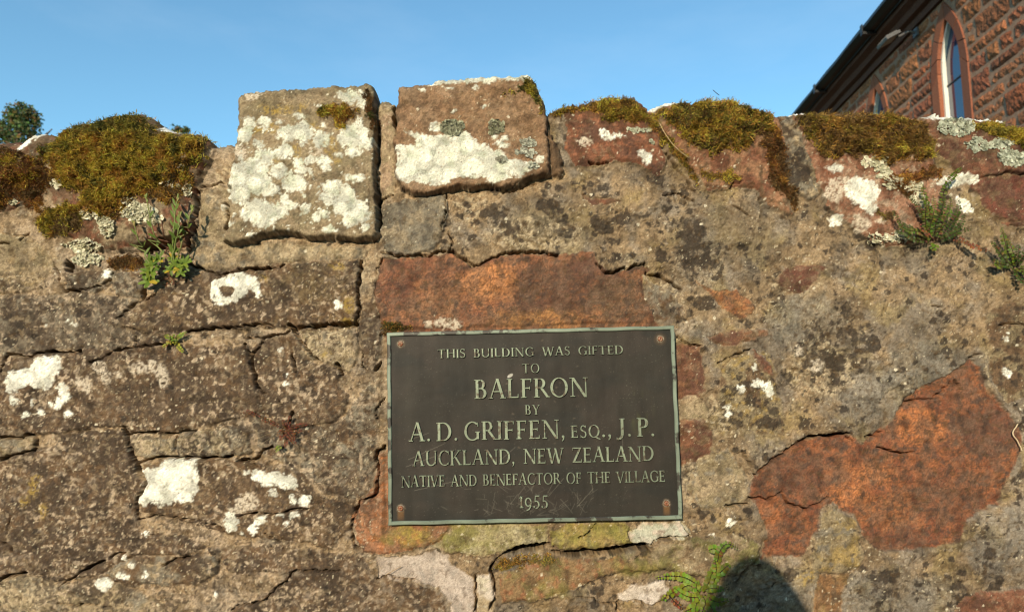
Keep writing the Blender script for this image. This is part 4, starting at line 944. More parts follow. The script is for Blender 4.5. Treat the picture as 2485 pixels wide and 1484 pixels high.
G['B'] = (.70, stem(.08) + [hb_(.08 + SW, .34, 1 - TW, TW), hb_(.08 + SW, .36, .50, TW), hb_(.08 + SW, .36, 0, TW)] + bowl(.34, .50, 1, .24) + bowl(.36, 0, .56, .29))
G['D'] = (.88, stem(.08) + [hb_(.08 + SW, .38, 1 - TW, TW), hb_(.08 + SW, .38, 0, TW)] + bowl(.38, 0, 1, .46))
G['O'] = (.98, [rnd(.49, .5, .46, .52)])
G['Q'] = (.98, [rnd(.49, .5, .46, .52), [((.52, .06), (.72, -.10), (.98, -.20)), ((.62, .10), (.80, -.01), (1.02, -.13))]])
G['C'] = (.84, [arc(.50, .5, (.46, .52), (.46 - SW * .95, .52 - TW), 48, 312, 30), tick(.78, .74, 0, .22, .05), tick(.78, .06, 0, .16, .04)])
G['G'] = (.92, [arc(.50, .5, (.46, .52), (.46 - SW * .95, .52 - TW), 48, 318, 30), tick(.78, .74, 0, .22, .05), ln(.72, .06, .72, .44, SW * .9), hb_(.64, .93, .42, SF)])
G['S'] = (.58, [arc(.29, .745, (.235, .275), (.235 - SW * .55, .275 - TW * 1.1), 30, 225, 18), arc(.29, .265, (.255, .285), (.255 - SW * .7, .285 - TW * 1.1), 50, -150, 18),
               [((.105, .62), (.20, .52), (.36, .44), (.455, .375)), ((.19, .70), (.28, .60), (.42, .53), (.52, .44))], tick(.47, .80, 0, .2, .045), tick(.05, .02, 0, .22, .045)])
G['A'] = (.88, [ln(.06, 0, .41, 1.04, TW), ln(.66, 0, .37, 1.04, SW * 1.02), hb_(.18, .62, .33, TW), hb_(-.02, .22, 0, SF), hb_(.58, .90, 0, SF)])
G['V'] = (.86, [ln(.34, -.03, .04, 1, SW), ln(.40, -.03, .74, 1, TW), hb_(-.04, .28, 1 - SF, SF), hb_(.64, .88, 1 - SF, SF)])
G['W'] = (1.22, [ln(.28, -.03, .04, 1, SW), ln(.34, -.03, .62, 1, TW), ln(.78, -.03, .53, 1, SW), ln(.84, -.03, 1.10, 1, TW), hb_(-.04, .28, 1 - SF, SF), hb_(1.0, 1.24, 1 - SF, SF)])
G['N'] = (.96, [ln(.12, 0, .12, 1, TW), ln(.74, -.03, .08, 1, SW), ln(.80, -.03, .80, 1, TW), hb_(.02, .28, 0, SF), hb_(.0, .14, 1 - SF, SF), hb_(.70, .96, 1 - SF, SF)])
G['U'] = (.88, [ln(.08, .36, .08, 1, SW), serif(.08, .08 + SW, 1 - SF), ln(.72, .10, .72, 1, TW * 1.2), serif(.72, .78, 1 - SF), [tuple((.08 + .02 + .34 - .36 * math.cos(R(a)), .36 - .39 * math.sin(R(a))) for a in range(0, 181, 12)), tuple((.08 + .02 + .34 + .02 - .235 * math.cos(R(a)), .36 - .30 * math.sin(R(a))) for a in range(0, 181, 12))]])
G['K'] = (.84, stem(.08) + [ln(.22, .45, .64, 1, TW), ln(.66, 0, .31, .56, SW), hb_(.54, .80, 1 - SF, SF), hb_(.62, .90, 0, SF)])
G['Y'] = (.82, [ln(.34, 0, .34, .46, SW), serif(.34, .34 + SW, 0), ln(.34, .44, .06, 1, SW), ln(.42, .44, .70, 1, TW), hb_(-.03, .28, 1 - SF, SF), hb_(.60, .84, 1 - SF, SF)])
G['Z'] = (.74, [hb_(.06, .70, 1 - TW, TW), hb_(.04, .70, 0, TW), ln(.04, .02, .54, .97, SW), tick(.05, .80, 0, .2), tick(.66, .0, 1, .22)])
G['J'] = (.46, [ln(.20, .10, .20, 1, SW), serif(.20, .20 + SW, 1 - SF), [((.345, .14), (.30, -.02), (.20, -.12), (.06, -.16)), ((.20, .16), (.18, .06), (.12, -.02), (.03, -.06))], [((-.06, -.16), (.07, -.16)), ((-.03, .0), (.06, -.06))]])
G['.'] = (.26, dot(.13)); 
G[','] = (.26, dot(.13) + [[((.20, .08), (.18, -.06), (.08, -.18)), ((.12, .02), (.11, -.06), (.05, -.15))]])
G['1'] = (.40, [ln(.15, 0, .15, .92, SW), serif(.15, .15 + SW, 0), [((.05, .74), (.20, .93)), ((.05, .80), (.22, .99))]])
G['9'] = (.66, [arc(.32, .46, (.28, .36), (.28 - SW * .8, .36 - TW * 1.2), 0, 360, 30), [((.60, .46), (.56, .10), (.42, -.14), (.18, -.26)), ((.48, .42), (.46, .14), (.36, -.06), (.16, -.20))]])
G['5'] = (.60, [hb_(.16, .52, .88, TW * 1.2), ln(.12, .50, .15, .9, TW), arc(.22, .24, (.30, .33), (.30 - SW * .85, .33 - TW * 1.2), 110, -100, 24), [((.16, .52), (.12, .48)), ((.20, .46), (.17, .43))], dot(.08)[0]])
def text_line(txt, xl, xr, ybl, ybr, cap, gap, word, small=None, depth=.0016):
    """xl..xr and the baselines are picture measures taken from the photograph of the plate; they become plate coordinates"""
    A = pq_loc(xl, ybl); B = pq_loc(xr, ybr)
    z0 = (A[1] + B[1]) / 2; x0, x1 = A[0], B[0]
    cap_m = cap / 700.0 * pw
    items = []; x = 0
    for i, ch in enumerate(txt):
        if ch == ' ': x += word; continue
        sc = small[i] if small else 1.0
        w, bands = G[ch]
        items.append((x, sc, bands)); x += w * sc + gap
    tot = x - gap
    kx = (x1 - x0) / tot
    b = MB(); cnt = 0; jr = random.Random(len(txt))
    for gx0, sc, bands in items:
        jz = jr.uniform(-.00025, .00025)
        for L_, R_ in bands:
            cnt += 1
            hgt = -(depth + .0022 - .0022) + .0 - (cnt % 9) * .00002
            n = len(L_)
            Lp = [(x0 + (gx0 + p[0] * sc) * kx, z0 + jz + p[1] * sc * cap_m) for p in L_]; Rp = [(x0 + (gx0 + p[0] * sc) * kx, z0 + jz + p[1] * sc * cap_m) for p in R_]
            ch_ = .00042
            vs = []; fs = []
            for q in range(n):
                l_, r_ = Vector(Lp[q]), Vector(Rp[q]); d = (r_ - l_); ln_ = d.length or 1e-6
                c_ = min(ch_, ln_ * .3); d = d / ln_ * c_
                if q in (0, n - 1) and (Lp[0] != Lp[-1]):
                    t = (Vector(Lp[1]) - Vector(Lp[0])) if q == 0 else (Vector(Lp[-2]) - Vector(Lp[-1]))
                    t = t.normalized() * min(ch_, t.length * .3) if t.length else Vector((0, 0))
                else: t = Vector((0, 0))
                li, ri = l_ + d + t, r_ - d + t
                vs += [(l_.x, .0024, l_.y), (l_.x, hgt + .0005, l_.y), (li.x, hgt, li.y), (ri.x, hgt, ri.y), (r_.x, hgt + .0005, r_.y), (r_.x, .0024, r_.y)]
            for q in range(n - 1):
                for k in range(5):
                    a_ = q * 6 + k; fs.append((a_, a_ + 1, a_ + 7, a_ + 6))
            if Lp[0] != Lp[-1]:
                fs.append((0, 5, 4, 3, 2, 1)); e_ = (n - 1) * 6; fs.append((e_, e_ + 1, e_ + 2, e_ + 3, e_ + 4, e_ + 5))
            b.add(vs, fs)
    o = b.build('lettering', M_LETTER, plaque)
    bm_ = bmesh.new(); bm_.from_mesh(o.data); bmesh.ops.recalc_face_normals(bm_, faces=bm_.faces); bm_.to_mesh(o.data); bm_.free()
    return o
LN = [('THIS BUILDING WAS GIFTED', 1062, 1513, 867, 860, 21, .07, .72, None),
      ('TO', 1267, 1310, 905, 904, 22, .10, .6, None),
      ('BALFRON', 1151, 1428, 967, 961, 46, .06, .6, None),
      ('BY', 1274, 1310, 1006, 1005, 23, .10, .6, None),
      ('A. D. GRIFFEN, ESQ., J. P.', 993, 1590, 1070, 1058, 44, .07, .22, None),
      ('AUCKLAND, NEW ZEALAND', 1001, 1588, 1129, 1118, 35, .06, .55, None),
      ('NATIVE AND BENEFACTOR OF THE VILLAGE', 974, 1615, 1180, 1169, 26, .035, .55, None),
      ('1955', 1259, 1332, 1231, 1230, 29, .05, .5, None)]
for t, xl, xr, a, b_, cap, gap, word, sm in LN:
    if 'ESQ' in t:
        k = t.index('ESQ'); sm = [1.0] * len(t)
        for q in range(k, k + 3): sm[q] = .66
    o = text_line(t, xl, xr, a, b_, cap, gap, word, sm)
# ---------------------------------------------------------------- moss cushions: every blade is a little bent leaf
rng = np.random.RandomState(11)
M_MOSS = mat_leaf('moss', rough=.75, trans=.30)
GR = dict(yg=(.54, .40, .055), ol=(.25, .21, .038), dg=(.095, .10, .024), ob=(.42, .225, .045), br=(.15, .085, .032), rd=(.22, .09, .03))
def blades(name, label, key, dens, lmin, lmax, pal, zone=None, top=True, width=.0011, seed=0):
    d = MM[key]; r = np.random.RandomState(seed + 50)
    m = (d > -1.5) & inside & (np.abs(X) < 1.6)
    m &= r.rand(*m.shape) < np.clip(.35 + d / 10, .05, 1)
    j, i = np.nonzero(m)
    n = int(len(j) * GD * GD * 1e4 * dens)
    if n < 5: return None
    s = r.randint(0, len(j), n); j = j[s]; i = i[s]
    p = np.stack([X[j, i] + (r.rand(n) - .5) * GD * 2, -H[j, i], Z[j, i] + (r.rand(n) - .5) * GD * 2], -1)
    nr = NRM[j, i].copy(); ppx, ppy = PX[j, i], PY[j, i]
    if top:                                      # carry on over the top of the stone
        e = (sk[j, i] < 9) & (r.rand(n) < .75)
        p[e, 1] += r.rand(e.sum()) ** 1.5 * .09; p[e, 2] += sk[j, i][e] * .00072 - .001
        nr[e] = np.array([0, -.35, .94])
    tz = np.clip(perlin(ppx / 14, ppy / 14, seed + 1) * 1.4, -1, 1)       # tufts lean together
    tx = np.clip(perlin(ppx / 14, ppy / 14, seed + 2) * 1.4, -1, 1)
    di = nr * .55 + np.stack([tx * .55, r.randn(n) * .22 - .1, tz * .40 + .16], -1) + r.randn(n, 3) * .42
    di -= nr * np.minimum(0, (di * nr).sum(1) - .12)[:, None]
    di /= np.linalg.norm(di, axis=1, keepdims=True)
    L = (lmin + (lmax - lmin) * r.rand(n) ** 1.3) * (.75 + .5 * sst(-.4, .6, fbm(ppx / 30, ppy / 30, 2, seed + 5)))
    side = np.cross(di, r.randn(n, 3)); side /= np.linalg.norm(side, axis=1, keepdims=True)
    w = width * (.6 + .8 * r.rand(n))
    bend = np.cross(side, di) * (r.rand(n) * .5 - .1)[:, None]
    mid = p + di * (L * .5)[:, None]; tip = p + (di * .92 + bend + np.array([0, 0, -.12])) * L[:, None]
    ws = side * w[:, None]
    Vt = np.stack([p - ws * .5, p + ws * .5, mid - ws * .5, mid + ws * .5, tip], 1).reshape(-1, 3)
    b = np.arange(n)[:, None] * 5
    T = np.concatenate([b + [0, 1, 3], b + [0, 3, 2], b + [2, 3, 4]])
    names = list(pal); wts = np.array([pal[k] for k in names], dtype=float)
    f1 = fbm(ppx / 38, ppy / 38, 3, seed + 7); f2 = fbm(ppx / 60, ppy / 34, 3, seed + 9)
    u = np.clip(.5 + .95 * f1 + .12 * r.randn(n), 0, .999)
    cum = np.cumsum(wts) / wts.sum(); sel = np.searchsorted(cum, u)
    sel = np.where(r.rand(n) < .22, np.searchsorted(cum, r.rand(n) * .999), sel)
    c = np.array([GR[k] for k in names])[np.clip(sel, 0, len(names) - 1)]
    if zone is not None: c = zone(c, ppx, ppy, r)
    c = c * (.65 + .7 * r.rand(n))[:, None] * np.clip(1 + .55 * f2 + .25 * tx, .35, 1.9)[:, None]
    o = link_mesh(name, np_mesh(name, Vt, T, np.repeat(np.clip(c, .005, .6), 5, 0), 3), M_MOSS, None, True)
    tag(o, label, 'moss', 'moss growing on the wall')
    return o
def z_left(c, x, y, r):
    t = sst(345, 318, y + perlin(x / 30, y / 30, 3) * 14) * (r.rand(len(x)) < .75)
    c = c + (np.array(GR['dg']) * 1.2 - c) * (t * .85)[:, None]
    t = sst(70, 20, np.hypot(x - 470, (y - 330) * 1.6)); return c + (np.array(GR['yg']) * 1.1 - c) * (t * .7)[:, None]
def z_brown(c, x, y, r):
    t = sst(-.35, .15, fbm(x / 60, y / 60, 3, 77)) * (r.rand(len(x)) < .8)
    return c + (np.array((.17, .10, .035)) - c) * (t * .8)[:, None]
blades('moss_clump', 'large green and gold moss cushion over the rounded stone left of the two blocks', 'left', 95, .006, .013, dict(dg=1, ol=2, yg=3.2, ob=2.2, ol2=1) if False else dict(dg=.7, ol=1.8, yg=3.2, ob=3.2), z_left, seed=1)
blades('moss_clump', 'thin reddish brown moss between the left edge and the big green cushion', 'side', 75, .004, .009, dict(br=3, rd=2.5, ob=2), seed=320, top=False)
blades('moss_clump', 'rusty orange moss fringe along the lower edge of the big green cushion', 'fringe', 70, .004, .009, dict(br=2, ob=2.5, yg=1.5), seed=340, top=False)
blades('moss_clump', 'sparse olive moss hanging at the lower left of the big green cushion', 'hang', 60, .004, .009, dict(br=2, ol=1.5, yg=1.5), seed=360, top=False)
blades('moss_clump', 'brownish green moss spilling in at the left edge of the photo', 'edge', 80, .005, .011, dict(br=2, rd=1.5, ob=1.5, yg=2), seed=20)
blades('moss_clump', 'low dark orange moss on the ledge left of the leafy weed', 'ledge', 150, .002, .004, dict(br=2, rd=1, ob=1), seed=40, top=False)
blades('moss_clump', 'small tuft of yellow green moss on the lichen spattered square block', 'block', 110, .005, .011, dict(dg=1, yg=2, ob=2, rd=1), seed=60, top=False)
blades('moss_clump', 'dark rusty moss down the right edge of the lichen spattered block', 'crack', 130, .003, .007, dict(br=3, rd=2, dg=1), seed=80)
blades('moss_clump', 'green moss hanging over the right top corner of the brown square block', 'corner', 110, .004, .009, dict(dg=2, ol=2, yg=2), seed=100)
blades('moss_clump', 'moss band along the top of the red coping stone, trailing down its right side', 'red', 100, .005, .011, dict(br=1.5, ob=2, ol=1.5, yg=2.4), seed=120)
blades('moss_clump', 'thick domed moss cushion right of the white stone tip', 'dome', 105, .006, .013, dict(br=1, dg=1, ol=2.5, ob=2.4, yg=2), seed=140)
blades('moss_clump', 'brown moss strip running down the right flank of the domed stone', 'strip', 100, .004, .008, dict(br=4, rd=2, ob=1.5), seed=160, top=False)
blades('moss_clump', 'thin line of bright yellow moss below the domed cushion', 'yellow', 90, .003, .006, dict(yg=4, ob=2, br=1), seed=180, top=False)
blades('moss_clump', 'wide brown and gold moss mat on the coping below the church window', 'brown', 105, .006, .013, dict(br=2.2, ob=2.6, ol=1.2, yg=1.8), z_brown, seed=200)
blades('moss_clump', 'reddish brown moss patch behind the fern on the coping', 'lower', 100, .004, .008, dict(br=2, rd=2, ob=2), seed=220, top=False)
blades('moss_clump', 'tiny dark moss spot at the left foot of the coping fern', 'foot', 110, .003, .006, dict(br=2, ol=2), seed=240, top=False)
blades('moss_clump', 'yellow green moss on the coping at the right edge of the photo', 'end', 100, .006, .012, dict(ol=2, yg=3, ob=1.5), seed=260)
blades('moss_clump', 'dark moss tuft at the top left corner of the plaque', 'plaque', 150, .003, .006, dict(br=2, dg=1.5, ob=1.5), seed=280, top=False)
blades('moss_clump', 'low olive moss along the front of the dark gap under the plaque', 'gap', 150, .002, .004, dict(ol=2, ob=1.5, br=1), seed=300, top=False)

# ---------------------------------------------------------------- leafy grey green lichen: small curled flakes
M_LICH = mat_leaf('leafy_lichen', rough=.85, trans=.1)
def flakes(label, bl, dens=14, rmin=.0016, rmax=.0042, cols=((.60, .57, .42), (.68, .65, .50), (.46, .45, .31)), seed=0):
    r = np.random.RandomState(seed + 900); dd = np.full(PX.shape, -99.0)
    for b in bl: dd = np.maximum(dd, ell(*b, PX + n3 * 8, PY + n2 * 8))
    j, i = np.nonzero((dd > 0) & inside); n = int(len(j) * GD * GD * 1e4 * dens)
    if n < 3: return
    s = r.randint(0, len(j), n); j = j[s]; i = i[s]; K = 7
    p = np.stack([X[j, i] + (r.rand(n) - .5) * .002, -H[j, i] - .0008, Z[j, i] + (r.rand(n) - .5) * .002], -1)
    nn = NRM[j, i] + r.randn(n, 3) * .42; nn /= np.linalg.norm(nn, axis=1, keepdims=True)
    a = np.cross(nn, r.randn(n, 3)); a /= np.linalg.norm(a, axis=1, keepdims=True); b = np.cross(nn, a)
    rad = rmin + (rmax - rmin) * r.rand(n) ** 1.6
    ang = np.arange(K) * 2 * np.pi / K
    q = rad[:, None] * (.55 + .75 * r.rand(n, K))
    ring = p[:, None] + a[:, None] * (np.cos(ang) * q)[..., None] + b[:, None] * (np.sin(ang) * q)[..., None] + nn[:, None] * (rad[:, None] * (.15 + .55 * r.rand(n, K)))[..., None]
    Vt = np.concatenate([p[:, None], ring], 1).reshape(-1, 3)
    base = np.arange(n)[:, None] * (K + 1)
    T = np.concatenate([base + [0, 1 + k, 1 + (k + 1) % K] for k in range(K)])
    c = np.array(cols)[r.randint(0, len(cols), n)] * (.8 + .4 * r.rand(n))[:, None]
    tag(link_mesh('leafy_lichen', np_mesh('leafy_lichen', Vt, T, np.repeat(c, K + 1, 0), 3), M_LICH), label, 'lichen', 'leafy lichen crusts')
flakes('pale flaky lichen below the left moss cushion, left of the weed', blobs(z1, (720,1090,45,70), (690,1050,50,30), (550,1210,130,38), (590,1295,95,42), (590,1000,45,35)), 20, seed=1)
flakes('pale grey lichen crust on the stone right behind the weed stems', blobs(z1, (930,1000,130,60), (1010,1030,85,38), (860,950,50,60)), 20, seed=2)
flakes('small white lichen flakes at the right edge of the left mossy stone', blobs(z1, (1245,850,26,50), (1140,810,60,14), (1225,720,20,12)), 16, seed=3)
flakes('tiny grey lichen tuft at the left edge of the left moss cushion', blobs(z1, (370,800,38,34)), 20, seed=4)
flakes('small pale lichen tuft under the brown moss at the left edge of the photo', blobs(z1, (95,925,34,19)), 22, seed=14)
flakes('grey green lichen rosette above the white sheet on the brown block', blobs(z3, (510,430,72,52)), 34, cols=((.26,.27,.18),(.36,.37,.26),(.19,.19,.13)), seed=5)
flakes('olive grey lichen tuft right of the rosette on the brown block', blobs(z3, (800,425,52,50)), 36, cols=((.20,.20,.12),(.30,.30,.20),(.14,.13,.09)), seed=6)
flakes('grey lichen ring at the right end of the white sheet on the brown block', blobs(z3, (1010,530,50,25), (1020,600,35,25), (1040,680,35,22), (960,580,40,15), (840,645,35,22)), 30, cols=((.36,.37,.30),(.48,.49,.40),(.24,.23,.18)), seed=7)
flakes('pale lichen flakes under the brown moss mat on the coping', blobs(z5, (590,590,75,38), (640,640,45,45), (700,720,50,35), (830,740,60,40), (860,810,50,40)), 18, seed=8)
flakes('broad grey green lichen crust beside the yellow moss at the right edge', blobs(z5, (1070,385,112,58), (1195,495,70,42), (1400,570,85,52), (1340,490,60,30)), 24, cols=((.40,.43,.34),(.52,.54,.43),(.28,.30,.22)), seed=9)
flakes('lichen flecks below the moss on the red coping stone', blobs(z4, (560,440,60,22), (630,440,30,24), (670,530,20,12)), 18, cols=((.34,.36,.26),(.5,.5,.38)), seed=10)
flakes('thin lichen at the foot of the white blotched coping stone', blobs(z5, (620,1050,70,28), (730,1035,70,40)), 16, seed=11)

# ---------------------------------------------------------------- ferns and weeds rooted in the joints
M_LEAF = mat_leaf('fern_leaf', rough=.5, trans=.35)
M_STEM = mat_leaf('plant_stem', rough=.6, trans=.0)
def smooth_path(pts, n):
    P = np.array(pts, dtype=float); k = len(P); t = np.linspace(0, k - 1, n); out = []
    for q in t:
        i = min(int(q), k - 2); f = q - i
        p0, p1, p2, p3 = P[max(i - 1, 0)], P[i], P[i + 1], P[min(i + 2, k - 1)]
        out.append(.5 * ((2 * p1) + (-p0 + p2) * f + (2 * p0 - 5 * p1 + 4 * p2 - p3) * f * f + (-p0 + 3 * p1 - 3 * p2 + p3) * f ** 3))
    return np.array(out)
def path3(pp, out0, out1, arch=0.0, n=24):
    """picture points -> points standing off the wall by out0..out1 metres"""
    q = smooth_path(pp, n); R_ = []
    for k, (x, y) in enumerate(q):
        t = k / (n - 1)
        off = out0 + (out1 - out0) * t + arch * math.sin(math.pi * t)
        b0 = on_wall(x, y); R_.append(at_y(x, y, b0.y * .5 - .5 * .004 - off))
    for _ in range(3):
        ys = [p.y for p in R_]
        for k in range(1, n - 1): R_[k].y = (ys[k - 1] + ys[k] + ys[k + 1]) / 3
    return R_
def leaf(b, base, d, nrm, L, w, c, pts=5, fold=.12, tipw=.0):
    d = d.normalized(); s = d.cross(nrm).normalized(); nn = s.cross(d)
    ts = [0, .18, .45, .75, 1]; ws = [.12, .75, 1.0, .78, .12 + tipw]
    vs = []; fs = []
    for t, q in zip(ts, ws):
        cpt = base + d * (L * t) + nn * (-.10 * L * t * t)
        vs += [cpt - s * (w * .5 * q) + nn * (fold * w * q), cpt, cpt + s * (w * .5 * q) + nn * (fold * w * q)]
    for k in range(4):
        a = k * 3; fs += [(a, a + 1, a + 4, a + 3), (a + 1, a + 2, a + 5, a + 4)]
    b.add(vs, fs, c)
rf = random.Random(21)
def frond(parent, T, pp, L=.0048, gap=.0036, col=(.10, .19, .025), out=(.004, .028), arch=.006, stemc=(.045, .02, .012), bare=.1, wr=.8, dry=0.0, lab=None):
    pts = path3(T(*pp), out[0], out[1], arch, 30)
    ln_ = sum((pts[k + 1] - pts[k]).length for k in range(29))
    b = MB(); b.tube(pts, [.0006 - .0003 * k / 29 for k in range(30)], 5, stemc)
    n = max(4, int(ln_ / gap)); acc = 0
    for k in range(n):
        t = bare + (1 - bare) * (k + .5) / n
        f = t * 29; i = min(int(f), 28); p = pts[i].lerp(pts[i + 1], f - i); tg = (pts[i + 1] - pts[i]).normalized()
        nv = Vector((rf.uniform(-.35, .35), -1, rf.uniform(-.1, .5))).normalized()
        sd = tg.cross(nv).normalized()
        size = L * (1 - .75 * max(0, (t - .55) / .45) ** 1.6) * (.75 + .25 * min(1, (t - bare) / .2 + .3)) * rf.uniform(.85, 1.12)
        for sgn in (-1, 1):
            if rf.random() < .04 + dry * .3: continue
            d = (sd * sgn + tg * rf.uniform(.05, .35) + nv * rf.uniform(-.35, .15) * (1 + dry * 2))
            c = tuple(max(.004, q * rf.uniform(.7, 1.3)) for q in ((.16, .085, .03) if rf.random() < .07 else col))
            leaf(b, p + sd * sgn * .0004, d, nv, size, size * wr, c, fold=.10 + dry * .4)
    o = b.build('frond', M_LEAF, parent, True)
    if lab: o['label'] = lab
    return o
def plant(name, px, py, label, cat, group=None):
    r_ = empty(name, on_wall(px, py)); tag(r_, label, cat, group); bpy.context.view_layer.update(); return r_
def adopt(root):
    """parts are modelled in world space; hang them on the plant's root where they stand"""
    for ch in COL.objects:
        if ch.parent == root: ch.matrix_parent_inverse = Matrix.Translation(-root.location)

g1 = (.13, .165, .02); g2 = (.17, .22, .025); dk_ = (.07, .095, .016); rust = (.22, .085, .035)
r1 = plant('fern', 2266, 584, 'bushy dark green fern rooted under the mossy coping below the church window', 'fern', 'ferns growing from the wall')
for pp, c in [(((960,1060),(930,900),(895,800),(885,720)), g1), (((965,1050),(985,900),(1020,740),(1075,660),(1112,622)), g1), (((950,1050),(860,1000),(760,960),(708,875)), dk_), (((975,1050),(1050,960),(1090,890),(1100,815)), dk_), (((940,1050),(900,960),(860,860),(800,795)), dk_),
              (((940,1060),(880,1010),(800,995),(735,965)), g1), (((960,1060),(1000,960),(1040,880),(1050,790)), g1), (((930,1060),(925,980),(950,880),(945,790)), g1), (((955,1060),(960,960),(1000,860),(1010,800)), dk_), (((940,1075),(960,1090),(930,1110)), g2), (((960,1060),(1060,1010),(1110,960),(1130,900)), dk_), (((945,1055),(905,990),(900,900),(905,840)), g1), (((950,1055),(840,1050),(780,1010),(720,1000)), dk_), (((970,1060),(1040,1030),(1100,1000),(1180,985)), dk_)]:
    frond(r1, z5, pp, L=.0062, gap=.0040, col=tuple(q * .85 for q in c), wr=.66)
frond(r1, z5, ((1040,1040),(1130,1060),(1200,1095),(1290,1118)), L=.006, gap=.004, col=rust, dry=.5, lab='dry rust brown frond')
frond(r1, z5, ((945,1050),(910,1020),(880,985),(860,955)), L=.005, gap=.004, col=rust, dry=.6, lab='dry rust brown frond')
r2 = plant('fern', 2460, 645, 'dark fern cut off by the right edge of the photo', 'fern', 'ferns growing from the wall')
for pp, c in [(((1420,1200),(1385,1120),(1365,1040),(1348,975)), g1), (((1430,1210),(1420,1130),(1392,1055)), g1), (((1440,1210),(1480,1150),(1515,1095)), dk_), (((1420,1205),(1340,1195),(1300,1165)), dk_), (((1440,1225),(1500,1220),(1560,1190)), g1), (((1420,1215),(1450,1270),(1490,1320)), dk_), (((1430,1210),(1450,1140),(1450,1080)), dk_), (((1425,1210),(1380,1180),(1330,1110),(1290,1060)), dk_), (((1440,1215),(1490,1250),(1560,1260)), g1), (((1400,1190),(1330,1205),(1320,1180)), g2)]:
    frond(r2, z5, pp, L=.0062, gap=.0040, col=tuple(q * .85 for q in c), wr=.66)
r3 = plant('fern', 1703, 1435, 'bright green fern spreading in the joint at the bottom, half in shadow', 'fern', 'ferns growing from the wall')
g3 = (.19, .26, .025)
for pp, c in [(((1370,860),(1330,780),(1200,710),(1050,695),(888,715)), g3), (((1370,880),(1260,800),(1150,850),(1040,900),(950,965)), g3), (((1400,920),(1280,930),(1180,890),(1090,820)), g3), (((1400,850),(1480,720),(1550,610),(1580,500),(1600,420),(1680,340),(1800,392)), g1), (((1420,850),(1500,832),(1640,840)), g1), (((1420,880),(1530,760),(1560,640),(1545,500)), g2),
              (((1400,950),(1300,1040),(1200,1095)), g2), (((1430,960),(1500,1030),(1540,1120)), g1), (((1430,900),(1560,980),(1690,960)), g1), (((1540,720),(1640,620),(1705,565)), g1), (((1380,880),(1340,830),(1350,760)), g2), (((1400,900),(1440,990),(1400,1100)), g1), (((1420,870),(1480,760),(1500,690)), g1), (((1400,930),(1340,1010),(1330,1120)), g2), (((1590,430),(1540,395),(1480,408)), g2)]:
    frond(r3, zI, pp, L=.0075, gap=.0048, col=c, wr=.92)
frond(r3, zI, ((1040,910),(1100,980),(1160,1030),(1225,1055)), L=.005, gap=.0045, col=rust, dry=.7, lab='dry rust brown frond')
r4 = plant('fern', 425, 826, 'tiny bright yellow green fern in the crack under the long dark stone', 'fern', 'ferns growing from the wall')
for pp, c in [(((1385,715),(1340,690),(1295,672)), g3), (((1385,715),(1420,680),(1472,648)), g3), (((1385,715),(1335,735),(1283,768)), (.33, .30, .04)), (((1388,715),(1410,760),(1450,805)), (.30, .32, .04)), (((1385,715),(1375,690),(1370,665)), g3)]:
    frond(r4, zA, pp, L=.0042, gap=.0026, col=c, wr=.8, out=(.002, .012), arch=.002, stemc=(.15, .2, .03))
r5 = plant('fern', 695, 1042, 'withered red brown fern hanging in the joint left of the plaque', 'fern', 'ferns growing from the wall')
for pp in [((860,1410),(760,1360),(660,1320),(580,1275),(535,1290)), ((880,1410),(960,1390),(1060,1370)), ((870,1420),(850,1470),(830,1500)), ((880,1420),(900,1360),(910,1310)), ((870,1425),(940,1440),(1010,1420)), ((870,1420),(910,1480),(960,1540)), ((865,1420),(830,1440),(820,1480)), ((875,1415),(870,1380),(850,1340)), ((880,1430),(930,1470),(940,1500)), ((860,1430),(880,1500),(870,1560))]:
    frond(r5, zB, pp, L=.0042, gap=.0022, col=(.17, .062, .03), dry=.6, wr=.55, out=(.003, .016), arch=.004)
b = MB()
for (x0, y0, x1, y1) in [(830,1420,660,1445), (830,1430,640,1500), (900,1440,960,1580), (860,1440,700,1520), (930,1480,1080,1530)]:
    b.tube(path3(zB((x0, y0), ((x0 + x1) / 2, (y0 + y1) / 2 - 12), (x1, y1)), .006, .012, .004, 8), .0004, 4, (.14, .11, .06))
b.build('dry_stalk', M_STEM, r5)
frond(r5, zD, ((650,165),(620,185),(585,215)), L=.005, gap=.004, col=g2, out=(.004, .012), wr=.8, lab='small green frond')

wd_ = plant('flowering_weed', 400, 640, 'leafy green weed with thin flower stems growing from the joint left of the square block', 'weed')
def weed_stem(pp, c, pods=True, leaves=5, dry=False):
    pts = path3(z1(*pp), .018, .030, .006, 22)
    b = MB(); b.tube(pts, [.0015 - .0007 * k / 21 for k in range(22)], 6, c)
    o = b.build('stem', M_STEM, wd_, True)
    if dry: o['label'] = 'dead brown stem'; return
    for k in range(leaves):
        i = int(3 + k * 15 / leaves); p = pts[i]; tg = (pts[i + 1] - pts[i]).normalized()
        lb = MB(); d = tg * .8 + Vector((rf.choice((-1, 1)) * rf.uniform(.4, .9), rf.uniform(-.4, .1), rf.uniform(0, .3)))
        leaf(lb, p, d, Vector((rf.uniform(-.5, .5), -1, .4)), rf.uniform(.012, .019), rf.uniform(.0042, .006), (.13, .20, .035)); lb.build('leaf', M_LEAF, wd_, True)
    pd = MB(); tg = (pts[-1] - pts[-3]).normalized()
    for k in range(7):
        d = (tg + Vector((rf.uniform(-.6, .6), rf.uniform(-.4, .2), rf.uniform(0, .4)))).normalized(); q = pts[-1 - rf.randint(0, 3)]
        L_ = rf.uniform(.006, .011)
        pd.tube([q, q + d * L_ * .4, q + d * L_ * .75, q + d * L_], [.0005, .0013, .0015, .0004], 6, rf.choice([(.20, .22, .06), (.28, .22, .08), (.16, .20, .05)]))
    pd.build('seed_head', M_STEM, o, True)
